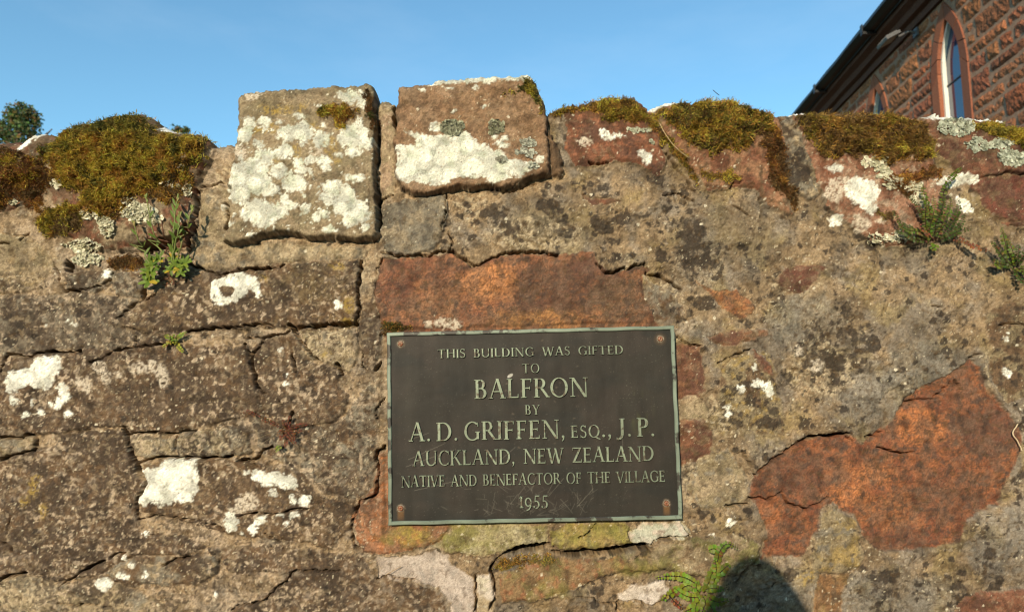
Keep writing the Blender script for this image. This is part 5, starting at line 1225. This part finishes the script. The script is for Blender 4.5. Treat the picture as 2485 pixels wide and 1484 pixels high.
weed_stem(((1060,1330),(1050,1230),(1010,1120),(985,1000),(965,895)), (.17, .20, .06), leaves=5)
weed_stem(((1010,1360),(960,1280),(920,1200),(895,1110),(885,1060)), (.17, .20, .06), leaves=4)
weed_stem(((1150,1320),(1140,1200),(1150,1040),(1160,950),(1175,890)), (.17, .21, .06), leaves=9)
weed_stem(((1170,1310),(1200,1170),(1240,1050),(1268,955)), (.18, .18, .06), leaves=5)
weed_stem(((1130,1320),(1160,1180),(1180,1080),(1185,1010)), (.17, .21, .06), leaves=8)
weed_stem(((1090,1260),(1075,1120),(1065,1040)), (.15, .07, .04), dry=True)
for (x, y, n, L_) in [(1000,1370,10,.017),(1010,1320,9,.015),(1165,1340,10,.015),(1215,1325,10,.015),(985,1440,9,.018),(1050,1300,7,.013),(1190,1380,7,.014),(1120,1370,6,.012),(1150,1290,8,.012)]:
    (qx, qy), = z1((x, y)); b0 = on_wall(qx, qy); c0 = at_y(qx, qy, b0.y * .5 - .020)
    for k in range(n):
        a = 2 * math.pi * k / n + rf.uniform(-.3, .3)
        d = Vector((math.cos(a), -.35 + rf.uniform(-.3, .3), math.sin(a) * .8 + .12))
        cc = rf.choice([(.13, .21, .025), (.16, .24, .03), (.10, .17, .022), (.19, .25, .03)])
        if rf.random() < .06: cc = (.45, .33, .03)
        lb = MB(); leaf(lb, c0, d, Vector((rf.uniform(-.3, .3), -1, .35)), 1.1 * L_ * rf.uniform(.7, 1.05), L_ * .42, cc, tipw=.35); lb.build('leaf', M_LEAF, wd_, True)
b = MB()
for k in range(60):
    (qx, qy), = z1((rf.gauss(1080, 40), rf.uniform(1340, 1470))); b0 = on_wall(qx, qy); p = at_y(qx, qy, b0.y - .004)
    leaf(b, p, Vector((rf.uniform(-1, 1), -.4, rf.uniform(-1, .5))), Vector((0, -1, .3)), rf.uniform(.004, .009), .002, rf.choice([(.14, .05, .025), (.10, .05, .025), (.2, .09, .04)]))
b.build('dead_leaves', M_LEAF, wd_, True)
for r_ in (r1, r2, r3, r4, r5, wd_): adopt(r_)

# bits caught on the wall: a pale root in a joint, straws and spider threads
M_STRAW = mat_leaf('straw', rough=.7, trans=.0)
def strand(name, label, cat, T, pp, rad, c, out=.004, grp=None):
    b = MB(); b.tube(path3(T(*pp), out, out, .002, 20), rad, 5, c); tag(b.build(name, M_STRAW, None, True), label, cat, grp)
strand('root', 'pale bare root at the right end of the big orange stone', 'root', zJ, ((2330,-10),(2290,60),(2330,130),(2362,200)), .0011, (.55, .44, .28))
strand('straw', 'long pale straw lying in the moss of the domed stone', 'straw', z4, ((722,400),(760,470),(830,560),(915,628)), .0007, (.45, .34, .18), .012)
strand('straw', 'two toned thin straw stuck on the pale mortar patch under the plaque', 'straw', zH, ((250,688),(330,640),(425,588)), .0005, (.30, .20, .10))
strand('straw', 'curled straw above the bottom fern', 'straw', zI, ((1180,640),(1240,630),(1245,580),(1190,555)), .0006, (.38, .28, .15))
strand('twig', 'bare little twig sticking out of the domed moss against the sky', 'twig', z4, ((1115,215),(1095,200),(1075,182)), .0006, (.03, .022, .015), .03)
# ---------------------------------------------------------------- the church beyond the wall
CH_A = math.atan(138.0 / F) ; CH_D = 5.0
ca, sa = math.cos(CH_A), math.sin(CH_A)
# local frame: x runs away along the side wall, -y... the wall face looks to local +y (left), z up
chM = Matrix(((sa, -ca, 0, CX + CH_D * ca), (ca, sa, 0, CY - CH_D * sa), (0, 0, 1, 0), (0, 0, 0, 1)))
church = empty('church'); church.matrix_world = chM
tag(church, 'red sandstone church with dark eaves and lancet windows behind the wall', 'church')
chI = chM.inverted()
def on_ch(px, py, y=0.0):
    o = chI @ Vector((CX, CY, CZ)); d = chI.to_3x3() @ ray(px, py); t = (y - o.y) / d.y
    return (o.x + d.x * t, o.z + d.z * t)
M_SAND = mat_attr('red_sandstone', rough=.9, grain=38, amt=.45, bump=.9, bscale=26, spec=.2, dist=.03)
def flat(name, colr, rough=.7, nscale=8, amt=.25, metallic=0.0):
    m, n, l, p = mat_new(name); tc = n.new('ShaderNodeTexCoord')
    no = n.new('ShaderNodeTexNoise'); no.inputs['Scale'].default_value = nscale; no.inputs['Detail'].default_value = 4
    l.new(tc.outputs['Object'], no.inputs['Vector'])
    ra = n.new('ShaderNodeValToRGB')
    ra.color_ramp.elements[0].position = .3; ra.color_ramp.elements[0].color = (*[q * (1 - amt) for q in colr], 1)
    ra.color_ramp.elements[1].position = .7; ra.color_ramp.elements[1].color = (*[min(1, q * (1 + amt)) for q in colr], 1)
    l.new(no.outputs['Fac'], ra.inputs['Fac']); l.new(ra.outputs['Color'], p.inputs['Base Color'])
    p.inputs['Roughness'].default_value = rough; p.inputs['Metallic'].default_value = metallic
    return m
M_CMORT = flat('church_mortar', (.31, .18, .115), .95, 20, .25)
M_BLACK = flat('black_gutter', (.012, .012, .013), .45, 10, .2)
M_SLATE = flat('slate', (.06, .06, .07), .7, 5, .3)
M_DRESS = mat_attr('dressed_sandstone', rough=.85, grain=55, amt=.3, bump=.35, bscale=60, spec=.2, dist=.008)
M_WHITE = flat('white_paint', (.72, .70, .62), .5, 9, .08)
m, n, l, p = mat_new('window_glass')
p.inputs['Base Color'].default_value = (.015, .04, .10, 1); p.inputs['Roughness'].default_value = .05; p.inputs['IOR'].default_value = 2.1  # blue of the reflected sky put into the base colour
tc = n.new('ShaderNodeTexCoord'); no = n.new('ShaderNodeTexNoise'); no.inputs['Scale'].default_value = 2.5
l.new(tc.outputs['Object'], no.inputs['Vector']); bp = n.new('ShaderNodeBump'); bp.inputs['Strength'].default_value = .06; bp.inputs['Distance'].default_value = .02
l.new(no.outputs['Fac'], bp.inputs['Height']); l.new(bp.outputs['Normal'], p.inputs['Normal'])
M_GLASS = m

ZE = on_ch(1945, 262, .36)[1]              # eave height
ZW = ZE - .42                              # wall top under the cornice
T0, T1 = 3.2, 19.5
ap = on_ch(2293, 47); rb = on_ch(2325, 280); lb_ = on_ch(2268, 272)
WIN_W = .52; REV = .085
wins = []
def lancet(t0, zs, ztop, w, n=14):
    """closed outline of a pointed opening, from sill left round the point to sill right"""
    h = ztop - zs_of(ztop, w)
    zsp = zs_of(ztop, w); pts = []
    r_ = (w * w / 4 + h * h) / w
    L_ = []
    for k in range(n + 1):
        z = zsp + h * k / n
        x = math.sqrt(max(0, r_ * r_ - (z - zsp) ** 2)) - (r_ - w / 2)
        L_.append((max(0, x), z))
    return zsp, L_
def zs_of(ztop, w): return ztop - w * 1.25
win_t = [on_ch(2293, 60)[0] - .02, on_ch(2127, 250)[0]]
ztop_ = on_ch(2293, 47)[1]
SILL = 2.0
def half(z, w, ztop):
    zsp = zs_of(ztop, w)
    if z <= zsp: return w / 2
    if z >= ztop: return 0.0
    h = ztop - zsp; r_ = (w * w / 4 + h * h) / w
    return max(0, math.sqrt(max(0, r_ * r_ - (z - zsp) ** 2)) - (r_ - w / 2))
SUR = .17                                  # width of the dressed surround
allwin = win_t + [win_t[0] - 3.4, win_t[1] + 3.4]
def blocked(z0, z1):
    out = []
    for t in allwin:
        hw = max(half(z, WIN_W + 2 * SUR, ztop_ + SUR * 1.5) for z in np.linspace(z0, z1, 5))
        if z1 < SILL - .25: hw = 0
        if hw > 0: out.append((t - hw, t + hw))
    return out
rc_ = random.Random(9)
b = MB(); z = 0.0
tones = [(.27, .092, .05), (.24, .08, .047), (.28, .10, .05), (.25, .095, .05), (.22, .08, .046), (.27, .105, .055), (.25, .10, .048), (.29, .092, .047)]
while z < ZW:
    hz = rc_.choice([.17, .21, .24, .27, .31]); z1_ = min(z + hz, ZW)
    if ZW - z1_ < .12: z1_ = ZW
    segs = [(T0, T1)]
    for (a0, a1) in blocked(z, z1_):
        ns = []
        for s0, s1 in segs:
            if a1 <= s0 or a0 >= s1: ns.append((s0, s1)); continue
            if a0 > s0: ns.append((s0, a0))
            if a1 < s1: ns.append((a1, s1))
        segs = ns
    for s0, s1 in segs:
        x = s0
        while x < s1 - .01:
            w = rc_.uniform(.24, .70); x1 = min(x + w, s1)
            if s1 - x1 < .14: x1 = s1
            split = rc_.random() < .22 and (z1_ - z) > .22
            rows = [(z, z1_)] if not split else [(z, (z + z1_) / 2), ((z + z1_) / 2, z1_)]
            for q0, q1 in rows:
                g = rc_.uniform(.003, .008); c = rc_.choice(tones); k = rc_.uniform(.95, 1.3); c = (c[0] * k, c[1] * k * 1.06, c[2] * k)
                nx, nz = max(3, int((x1 - x) / .045)), max(3, int((q1 - q0) / .045)); pr = rc_.uniform(.006, .022)
                vs = []; fs = []; sx, sz = rc_.uniform(-.25, .25), rc_.uniform(-.25, .25); ph_ = rc_.uniform(0, 9)
                for iz in range(nz + 1):
                    for ix in range(nx + 1):
                        u, v = ix / nx, iz / nz
                        ed = min(u, 1 - u, 1e9) * (x1 - x); ed2 = min(v, 1 - v) * (q1 - q0)
                        e = min(1, min(ed, ed2) / .035)
                        y = pr * (e ** .5) * (1 + sx * (u - .5) + sz * (v - .5)) + (rc_.uniform(-.009, .009) + .008 * math.sin(u * 7 + ph_) * math.cos(v * 5 + ph_)) * (e > 0) - (.006 if e == 0 else 0)
                        jx = rc_.uniform(-.006, .006); jz = rc_.uniform(-.006, .006)
                        vs.append((x + g + (x1 - x - 2 * g) * u + jx, y, q0 + g * .8 + (q1 - q0 - 1.6 * g) * v + jz))
                for iz in range(nz):
                    for ix in range(nx):
                        a = iz * (nx + 1) + ix; fs.append((a, a + nx + 1, a + nx + 2, a + 1))
                b.add(vs, fs, c)
            x = x1
    z = z1_
blocks = b.build('stone_blocks', M_SAND, church, False)
# mortar sheet with the openings left open: columns of quads between window edges
def sheet_with_openings():
    b = MB(); zs = sorted(set([0.0, SILL, zs_of(ztop_, WIN_W)] + list(np.linspace(zs_of(ztop_, WIN_W), ztop_, 12)) + [ZW + .02]))
    for k in range(len(zs) - 1):
        z0, z1_ = zs[k], zs[k + 1]; xs0 = [T0]; xs1 = [T0]
        for t in sorted(allwin):
            if z0 >= SILL - 1e-6:
                h0, h1 = half(z0, WIN_W, ztop_), half(z1_, WIN_W, ztop_)
            else: h0 = h1 = 0
            xs0 += [t - h0, t + h0]; xs1 += [t - h1, t + h1]
        xs0.append(T1); xs1.append(T1)
        for q in range(0, len(xs0), 2):
            b.add([(xs0[q], 0, z0), (xs0[q + 1], 0, z0), (xs1[q + 1], 0, z1_), (xs1[q], 0, z1_)], [(0, 3, 2, 1)])
    return b
wl = sheet_with_openings()
DEP = 8.0
wl.add([(T1, 0, 0), (T1, -DEP, 0), (T1, -DEP, ZE), (T1, 0, ZW), (T0, 0, 0), (T0, -DEP, 0), (T0, -DEP, ZE), (T0, 0, ZW)], [(0, 1, 2, 3), (4, 7, 6, 5), (1, 5, 6, 2)])
wl.build('wall', M_CMORT, church)
# dressed surrounds, white frames and glass
for wi, t in enumerate(allwin):
    zsp = zs_of(ztop_, WIN_W); zl = list(np.linspace(SILL, zsp, 9)) + list(np.linspace(zsp, ztop_, 14))[1:]
    inn = [(-half(z_, WIN_W, ztop_), z_) for z_ in zl] + [(half(z_, WIN_W, ztop_), z_) for z_ in reversed(zl[:-1])]
    W2, zt2 = WIN_W + 2 * SUR, ztop_ + SUR * 1.5
    zs2 = zs_of(zt2, W2)
    out = []
    for k in range(len(zl)):
        f = k / (len(zl) - 1); z_ = zl[k] if zl[k] <= zs2 else None
    zl2 = list(np.linspace(SILL, zs2, 9)) + list(np.linspace(zs2, zt2, 14))[1:]
    out = [(-half(z_, W2, zt2), z_) for z_ in zl2] + [(half(z_, W2, zt2), z_) for z_ in reversed(zl2[:-1])]
    su = MB(); N = len(inn); j0 = 0; jr = random.Random(wi)
    cuts = list(range(0, 8, 2)) + [8, 12, 16, 21, 26, 30, 34] + list(range(36, N, 2)) + [N - 1]
    cuts = sorted(set(c_ for c_ in cuts if c_ < N))
    for a, e in zip(cuts[:-1], cuts[1:]):
        c = jr.choice([(.26, .095, .052), (.24, .085, .048), (.23, .085, .05), (.28, .105, .055)]); k_ = jr.uniform(.9, 1.1); c = tuple(v * k_ for v in c)
        vs = []; fs = []; m_ = e - a
        sh = .006 / max(.05, math.dist(inn[a], inn[e]))
        for k in range(m_ + 1):
            f = k / m_; f = sh + (1 - 2 * sh) * f; q = a + f * m_; i_ = min(int(q), N - 2); g_ = q - i_
            pi_ = (inn[i_][0] * (1 - g_) + inn[i_ + 1][0] * g_, inn[i_][1] * (1 - g_) + inn[i_ + 1][1] * g_)
            po_ = (out[i_][0] * (1 - g_) + out[i_ + 1][0] * g_, out[i_][1] * (1 - g_) + out[i_ + 1][1] * g_)
            pm = (pi_[0] + (po_[0] - pi_[0]) * .96, pi_[1] + (po_[1] - pi_[1]) * .96)
            vs += [(t + pi_[0], -REV, pi_[1]), (t + pi_[0], .016, pi_[1]), (t + pm[0], .022, pm[1]), (t + pm[0], -.02, pm[1])]
        for k in range(m_):
            for s_ in range(3):
                o_ = k * 4 + s_; fs.append((o_, o_ + 1, o_ + 5, o_ + 4))
        fs += [(0, 3, 2, 1), (m_ * 4, m_ * 4 + 1, m_ * 4 + 2, m_ * 4 + 3)]
        su.add(vs, fs, c)
    sur = su.build('window_surround', M_DRESS, church, False)
    fr = MB(); vs = []; fs = []; fw = .034
    for k in range(N):
        x, z_ = inn[k]; xi, zi = x * (1 - fw / (WIN_W / 2)), z_ - (fw * 1.5 if z_ > zsp else 0) * ((z_ - zsp) / (ztop_ - zsp) if z_ > zsp else 0)
        vs += [(t + x * .998, -REV + .05, z_), (t + xi, -REV + .05, zi), (t + xi, -REV - .02, zi), (t + x * .998, -REV - .02, z_)]
    for k in range(N - 1):
        for s_ in range(3):
            o_ = k * 4 + s_; fs.append((o_, o_ + 1, o_ + 5, o_ + 4))
    fr.add(vs, fs); win = fr.build('window', M_WHITE, church)
    gl = MB(); gl.add([(t + x * .9, -REV, z_) for x, z_ in inn], [tuple(range(N))]); gl.build('pane', M_GLASS, win)
    for z_ in (on_ch(2300, 180)[1] - .1, on_ch(2300, 180)[1] - 1.25, on_ch(2300, 180)[1] - 2.4):
        br = MB(); br.box((t - WIN_W * .44, -REV - .005, z_), (t + WIN_W * .44, -REV + .012, z_ + .02)); br.build('glazing_bar', M_BLACK, win)
    sl = MB(); sl.box((t - WIN_W / 2 - .2, -REV, SILL - .16), (t + WIN_W / 2 + .2, .07, SILL - .003), c=(.30, .13, .07)); sl.build('sill', M_DRESS, win)
# moulded stone cornice, gutter and roof
def extrude(name, prof, mat, c=None, t0=T0 - .2, t1=T1 + .2, n=40):
    b = MB(); k = len(prof); vs = []; fs = []
    for i in range(n + 1):
        t = t0 + (t1 - t0) * i / n
        vs += [(t, y + .004 * math.sin(i * 2.3 + j_), z_ + .004 * math.sin(i * 1.7 + j_)) for j_, (y, z_) in enumerate(prof)]
    for i in range(n):
        for j_ in range(k):
            j2 = (j_ + 1) % k; fs.append((i * k + j_, i * k + j2, (i + 1) * k + j2, (i + 1) * k + j_))
    fs.append(tuple(range(k))); fs.append(tuple(reversed([n * k + j_ for j_ in range(k)])))
    b.add(vs, fs, c); return b.build(name, mat, church)
extrude('cornice', [(-.2, ZW), (.05, ZW), (.06, ZW + .10), (.13, ZW + .12), (.16, ZW + .20), (.25, ZW + .24), (.27, ZW + .31), (-.2, ZW + .31)], M_DRESS, (.115, .052, .036))
extrude('gutter', [(.20, ZW + .315), (.38, ZW + .315), (.46, ZW + .36), (.46, ZE - .012), (.43, ZE), (.40, ZE - .03), (.20, ZE - .03)], M_BLACK)
rfm = MB(); a_ = [(T0 - .3, .30, ZE - .03), (T1 + .3, .30, ZE - .03), (T1 + .3, -DEP / 2, ZE + 4.2), (T0 - .3, -DEP / 2, ZE + 4.2), (T1 + .3, -DEP - .3, ZE - .03), (T0 - .3, -DEP - .3, ZE - .03)]
lo_ = [(x, y, z_ - .1) for x, y, z_ in a_]
rfm.add(a_ + lo_, [(0, 1, 2, 3), (3, 2, 4, 5), (6, 9, 8, 7), (9, 11, 10, 8), (0, 6, 7, 1), (5, 4, 10, 11), (1, 7, 8, 2), (2, 8, 10, 4), (0, 3, 9, 6), (3, 5, 11, 9)])
rfm.build('roof', M_SLATE, church)
for t in (9.5, 15.0):
    cl = MB()
    for q in range(3): pass
# gutter brackets
for k in range(8):
    t = T0 + .9 + k * 2.05; q = MB(); q.box((t, .20, ZW + .27), (t + .08, .475, ZW + .312)); q.box((t, .465, ZW + .29), (t + .08, .475, ZE + .012)); q.build('gutter_bracket', M_BLACK, church)

# floodlight under the eave
fl_t, fl_z = on_ch(2168, 95, .30)
lampm = empty('floodlight'); lampm.matrix_world = chM @ Matrix.Translation((fl_t, .0, fl_z))
tag(lampm, 'small grey floodlight on an arm under the church eave', 'floodlight')
M_GREY = flat('grey_housing', (.10, .10, .105), .5, 30, .15); M_LENS = flat('lamp_glass', (.30, .27, .20), .25, 20, .2)
q = MB(); q.tube([(-.10, .03, .03), (-.10, .14, .05), (-.06, .20, .03), (-.02, .28, .0)], .018, 8); q.box((-.16, .024, -.03), (-.04, .05, .09)); q.build('bracket', M_GREY, lampm)
Mh = Matrix.Translation((0, .36, -.02)) @ Matrix.Rotation(R(-28), 4, 'X')
q = MB(); q.box((-.15, -.11, -.005), (.15, .11, .035), Mh)
for k in range(7): q.box((-.13 + k * .042, -.09, .036), (-.122 + k * .042, .09, .055), Mh)
q.build('housing', M_GREY, lampm)
q = MB(); q.box((-.13, -.09, -.009), (.13, .09, -.006), Mh); q.build('lens', M_LENS, lampm)

# ---------------------------------------------------------------- trees far behind on the left
M_FOL = mat_leaf('foliage', rough=.6, trans=.35); M_BARK = flat('bark', (.11, .085, .06), .9, 12, .4)
def tree(label, px, py, dist, crown_r, seed, nl, cols, lobes):
    r = random.Random(seed); d = ray(px, py); t = dist / d.y
    top = Vector((CX + d.x * t, CY + dist, CZ + d.z * t))
    root = empty('tree', (top.x, top.y, 0)); tag(root, label, 'tree', 'trees behind the wall')
    tr = MB(); hgt = top.z
    tr.tube([(0, 0, 0), (.15, .1, hgt * .3), (-.1, 0, hgt * .6), (0, 0, hgt * .92)], [.32, .26, .18, .05], 10)
    for k in range(10):
        a = r.uniform(0, 6.28); z0 = hgt * r.uniform(.45, .85); L_ = crown_r * r.uniform(.5, .95)
        tr.tube([(0, 0, z0), (math.cos(a) * L_ * .5, math.sin(a) * L_ * .5, z0 + L_ * .35), (math.cos(a) * L_, math.sin(a) * L_, z0 + L_ * .6)], [.10, .06, .02], 6)
    tr.build('trunk', M_BARK, root, True)
    cr = MB()
    for (lx, lz, lr, dens) in lobes:
        for k in range(int(nl * dens)):
            u = Vector((r.gauss(0, 1), r.gauss(0, 1), r.gauss(0, 1))).normalized() * lr * (r.random() ** .42)
            u.z *= .95; p = Vector((lx, r.uniform(-.3, .3) * lr, hgt + lz)) + u
            if math.sin(p.x * 7 + seed) * math.sin(p.z * 8 + p.y * 5) > .25: continue
            L_ = r.uniform(.06, .14); d_ = Vector((r.gauss(0, 1), r.gauss(0, 1), r.gauss(-.2, .7))).normalized()
            leaf(cr, p, d_, Vector((r.gauss(0, 1), r.gauss(-1, .6), r.gauss(.5, .6))), L_, L_ * .62, tuple(q * r.uniform(.7, 1.3) for q in r.choice(cols)))
    cr.build('crown', M_FOL, root)
tg = [(.08, .12, .04), (.10, .14, .045), (.06, .10, .04), (.19, .13, .045), (.13, .14, .05)]
tree('blurred green tree crown above the far left of the wall', 52, 247, 24, 2.4, 4, 900, tg, [(.0, -.45, .46, 1.0), (.38, -.55, .36, .6), (-.2, -.7, .42, .8), (.45, -.95, .32, .5), (.1, -1.1, .6, 1.3), (-.6, -1.3, .6, 1.2), (-.85, -.95, .35, .5), (.0, -2.0, 1.2, 2.6), (-.9, -2.3, 1.2, 2.2), (.3, -3.2, 1.3, 2.0), (-.5, -4.2, 1.6, 2.0)])
tree('tips of another green tree just showing above the left moss cushion', 418, 296, 26, 2.0, 8, 700, tg, [(.0, -.15, .12, .12), (.26, -.30, .12, .12), (.56, -.36, .14, .16), (.1, -.5, .22, .3), (.4, -.62, .30, .4), (.1, -1.2, .8, 1.6), (.3, -2.4, 1.2, 2.2), (-.4, -3.6, 1.5, 2.0)])

# ---------------------------------------------------------------- ground
m, n, l, p = mat_new('grass_ground'); tc = n.new('ShaderNodeTexCoord')
no = n.new('ShaderNodeTexNoise'); no.inputs['Scale'].default_value = 1.8; no.inputs['Detail'].default_value = 8
l.new(tc.outputs['Object'], no.inputs['Vector']); ra = n.new('ShaderNodeValToRGB')
ra.color_ramp.elements[0].position = .35; ra.color_ramp.elements[0].color = (.045, .06, .02, 1); ra.color_ramp.elements[1].position = .65; ra.color_ramp.elements[1].color = (.10, .10, .04, 1)
l.new(no.outputs['Fac'], ra.inputs['Fac']); l.new(ra.outputs['Color'], p.inputs['Base Color']); p.inputs['Roughness'].default_value = .95
b = MB(); g = [-900, -300, -100, -40, -15, -6, -2, 0, 2, 6, 15, 40, 100, 300, 900]; k = len(g)
b.add([(x, y, -.002) for y in g for x in g], [(j * k + i, j * k + i + 1, (j + 1) * k + i + 1, (j + 1) * k + i) for j in range(k - 1) for i in range(k - 1)])
tag(b.build('ground', m), kind='structure')
b = MB(); b.add([(-30, -3.4, .004), (30, -3.4, .004), (30, -.02, .004), (-30, -.02, .004)], [(0, 1, 2, 3)])
tag(b.build('pavement', flat('pavement', (.22, .20, .17), .9, 6, .2)), kind='structure')

# ---------------------------------------------------------------- hedges added behind the viewer, out of view, to hold down the skylight
def skylight_screen(label, x0, x1, y0, y1, h, seed):
    r = random.Random(seed); cr = MB(); root = empty('skylight_screen', ((x0 + x1) / 2, (y0 + y1) / 2, 0)); tag(root, label, 'skylight_screen', 'unseen leafy screens added to hold down the skylight')
    cx, cy = (x0 + x1) / 2, (y0 + y1) / 2
    nx = int((x1 - x0) / .5) + 1; nz = int(h / .5) + 1
    vs = []; fs = []
    for f, y in ((1, y1), (-1, y0)):
        o = len(vs)
        for j in range(nz + 1):
            for i in range(nx + 1):
                vs.append((x0 + (x1 - x0) * i / nx - cx + r.uniform(-.1, .1), y - cy - f * (.15 + .5 * (j / nz) ** 3) + r.uniform(-.15, .15), h * j / nz + r.uniform(-.12, .12) * (j > 0)))
        for j in range(nz):
            for i in range(nx):
                a = o + j * (nx + 1) + i; fs.append((a, a + 1, a + nx + 2, a + nx + 1))
    k = (nx + 1) * (nz + 1)
    for i in range(nx): a = nz * (nx + 1) + i; fs.append((a, a + 1, a + k + 1, a + k))
    for j in range(nz):
        a = j * (nx + 1); fs.append((a, a + nx + 1, a + k + nx + 1, a + k)); a += nx; fs.append((a, a + nx + 1, a + k + nx + 1, a + k))
    cr.add(vs, fs, (.03, .045, .018))
    for q in range(int((x1 - x0) * h * 45)):
        p = Vector((r.uniform(x0, x1) - cx, y1 - cy + r.uniform(-.5, .1), r.uniform(0, h + .1)))
        leaf(cr, p, Vector((r.gauss(0, 1), r.gauss(.3, .6), r.gauss(.2, .8))), Vector((r.gauss(0, 1), r.gauss(1, .5), 1)), r.uniform(.10, .2), r.uniform(.05, .09), tuple(v * r.uniform(.7, 1.3) for v in (.045, .07, .025)))
    cr.build('foliage', M_FOL, root)
skylight_screen('tall dark screen of leaves added out of view to cut the skylight, left of the gap', -30, -6.0, -12.5, -10.5, 8.0, 1)
skylight_screen('tall dark screen of leaves added out of view to cut the skylight, right of the gap', .6, 30, -12.5, -10.5, 8.0, 2)
skylight_screen('low dark screen of leaves added out of view to cut the skylight, between the tall ones', -5.9, .5, -12.5, -10.5, 2.9, 3)

# ---------------------------------------------------------------- the photographer, whose head throws the shadow at the bottom
M_SKIN = flat('skin', (.48, .28, .20), .6, 30, .06); M_COAT = flat('dark_jacket', (.03, .035, .05), .85, 40, .3); M_HAIR = flat('hair', (.05, .035, .025), .7, 90, .4); M_JEAN = flat('jeans', (.04, .06, .12), .9, 50, .25); M_CAM = flat('camera_body', (.02, .02, .022), .5, 60, .2)
who = empty('person', (-0.035, -1.42, 0)); who.scale = (.92, .95, .966); tag(who, 'person in a dark jacket holding a camera up to the face, casting the head shadow', 'person')
def skin(name, verts, edges, rads, mat, parent, sub=2):
    me = bpy.data.meshes.new(name); me.from_pydata(verts, edges, []); o = bpy.data.objects.new(name, me); COL.objects.link(o); o.parent = parent
    me.materials.append(mat); o.modifiers.new('s', 'SKIN'); sv = me.skin_vertices[0].data
    for i_, r_ in enumerate(rads): sv[i_].radius = (r_, r_) if not hasattr(r_, '__len__') else r_
    sv[0].use_root = True
    o.modifiers.new('u', 'SUBSURF').levels = sub; o.modifiers['u'].render_levels = sub
    return o
V_ = [(0,0,.95),(0,0,1.12),(0,0,1.34),(0,.01,1.45),(0,.03,1.52),(0,.05,1.60),(0,.06,1.68)]; E_ = [(0,1),(1,2),(2,3),(3,4),(4,5),(5,6)]; Rr = [(.15,.11),(.14,.10),(.16,.11),(.08,.07),(.055,.06),(.075,.092),(.07,.085)]
for s_ in (-1, 1):
    i0 = len(V_); V_ += [(s_*.10,0,.88),(s_*.11,.01,.50),(s_*.11,-.01,.10),(s_*.12,.10,.05)]; E_ += [(0,i0),(i0,i0+1),(i0+1,i0+2),(i0+2,i0+3)]; Rr += [.085,.058,.042,.04]
    i0 = len(V_); V_ += [(s_*.185,.0,1.40),(s_*.25,.07,1.20),(s_*.13,.21,1.42),(s_*.085,.235,1.50)] if s_ > 0 else [(-.185,.0,1.40),(-.31,.05,1.50),(-.19,.19,1.575),(-.085,.235,1.53)]; E_ += [(2,i0),(i0,i0+1),(i0+1,i0+2),(i0+2,i0+3)]; Rr += [.06,.045,.034,.028]
    for f_ in range(5):
        i1 = len(V_); dz = .035 - f_ * .018; th = f_ == 4
        V_ += [(s_*.075,.245 - .02*th,1.525+dz),(s_*.05,.265 - .03*th,1.535+dz)]; E_ += [(i0+3,i1),(i1,i1+1)]; Rr += [.010,.008]
body = skin('body', V_, E_, Rr, M_SKIN, who)
skin('jacket', [(0,0,.93),(0,0,1.12),(0,0,1.35),(0,.01,1.45),(-.20,0,1.41),(-.32,.05,1.50),(-.20,.18,1.58),(.20,0,1.41),(.26,.07,1.20),(.15,.19,1.39)], [(0,1),(1,2),(2,3),(2,4),(4,5),(5,6),(2,7),(7,8),(8,9)], [(.185,.14),(.175,.13),(.19,.135),(.09,.085),.085,.075,.062,.08,.06,.045], M_COAT, who)
skin('trousers', [(0,0,.93),(-.10,0,.86),(-.11,.01,.50),(-.11,-.01,.12),(.10,0,.86),(.11,.01,.50),(.11,-.01,.12)], [(0,1),(1,2),(2,3),(0,4),(4,5),(5,6)], [(.165,.125),.105,.075,.06,.105,.075,.06], M_JEAN, who)
skin('hair', [(0,-.01,1.60),(0,.0,1.68),(0,.03,1.72)], [(0,1),(1,2)], [(.08,.07),(.085,.08),(.06,.05)], M_HAIR, who)
skin('hood', [(.0,-.03,1.44),(.0,-.03,1.54),(.0,-.025,1.64),(.0,-.02,1.72),(.0,-.01,1.80)], [(0,1),(1,2),(2,3),(3,4)], [(.21,.10),(.185,.095),(.145,.09),(.09,.075),(.035,.04)], M_COAT, who)
face = MB()
for s_ in (-1, 1): face.tube([(s_*.032,.135,1.645),(s_*.032,.148,1.645)], [.012,.006], 10); face.tube([(s_*.085,.05,1.66),(s_*.095,.04,1.635),(s_*.085,.05,1.605)], [.008,.014,.006], 8)
face.tube([(0,.14,1.645),(0,.168,1.612),(0,.145,1.603)], [.008,.014,.008], 8); face.tube([(-.025,.142,1.575),(0,.150,1.573),(.025,.142,1.575)], [.004,.007,.004], 8)
face.build('face_features', M_SKIN, who, True)
pc = empty('handheld_camera', (0, -1.2, 1.55)); tag(pc, 'small black camera held up in front of the face', 'camera')
q = MB(); q.box((-.055, -.062, -.034), (.055, -.030, .034)); q.box((-.018, -.060, .0345), (.018, -.034, .05)); q.build('body', M_CAM, pc)
q = MB(); n_ = 24
for r_, y0, y1 in ((.026, -.0295, -.012), (.023, -.0115, -.006)):
    vs = []; fs = []
    for y in (y0, y1):
        vs += [(r_ * math.cos(6.2832 * k / n_), y, r_ * math.sin(6.2832 * k / n_)) for k in range(n_)]
    fs = [(k, (k + 1) % n_, n_ + (k + 1) % n_, n_ + k) for k in range(n_)] + [tuple(range(n_)), tuple(reversed(range(n_, 2 * n_)))]
    q.add(vs, fs)
q.build('lens', M_CAM, pc)
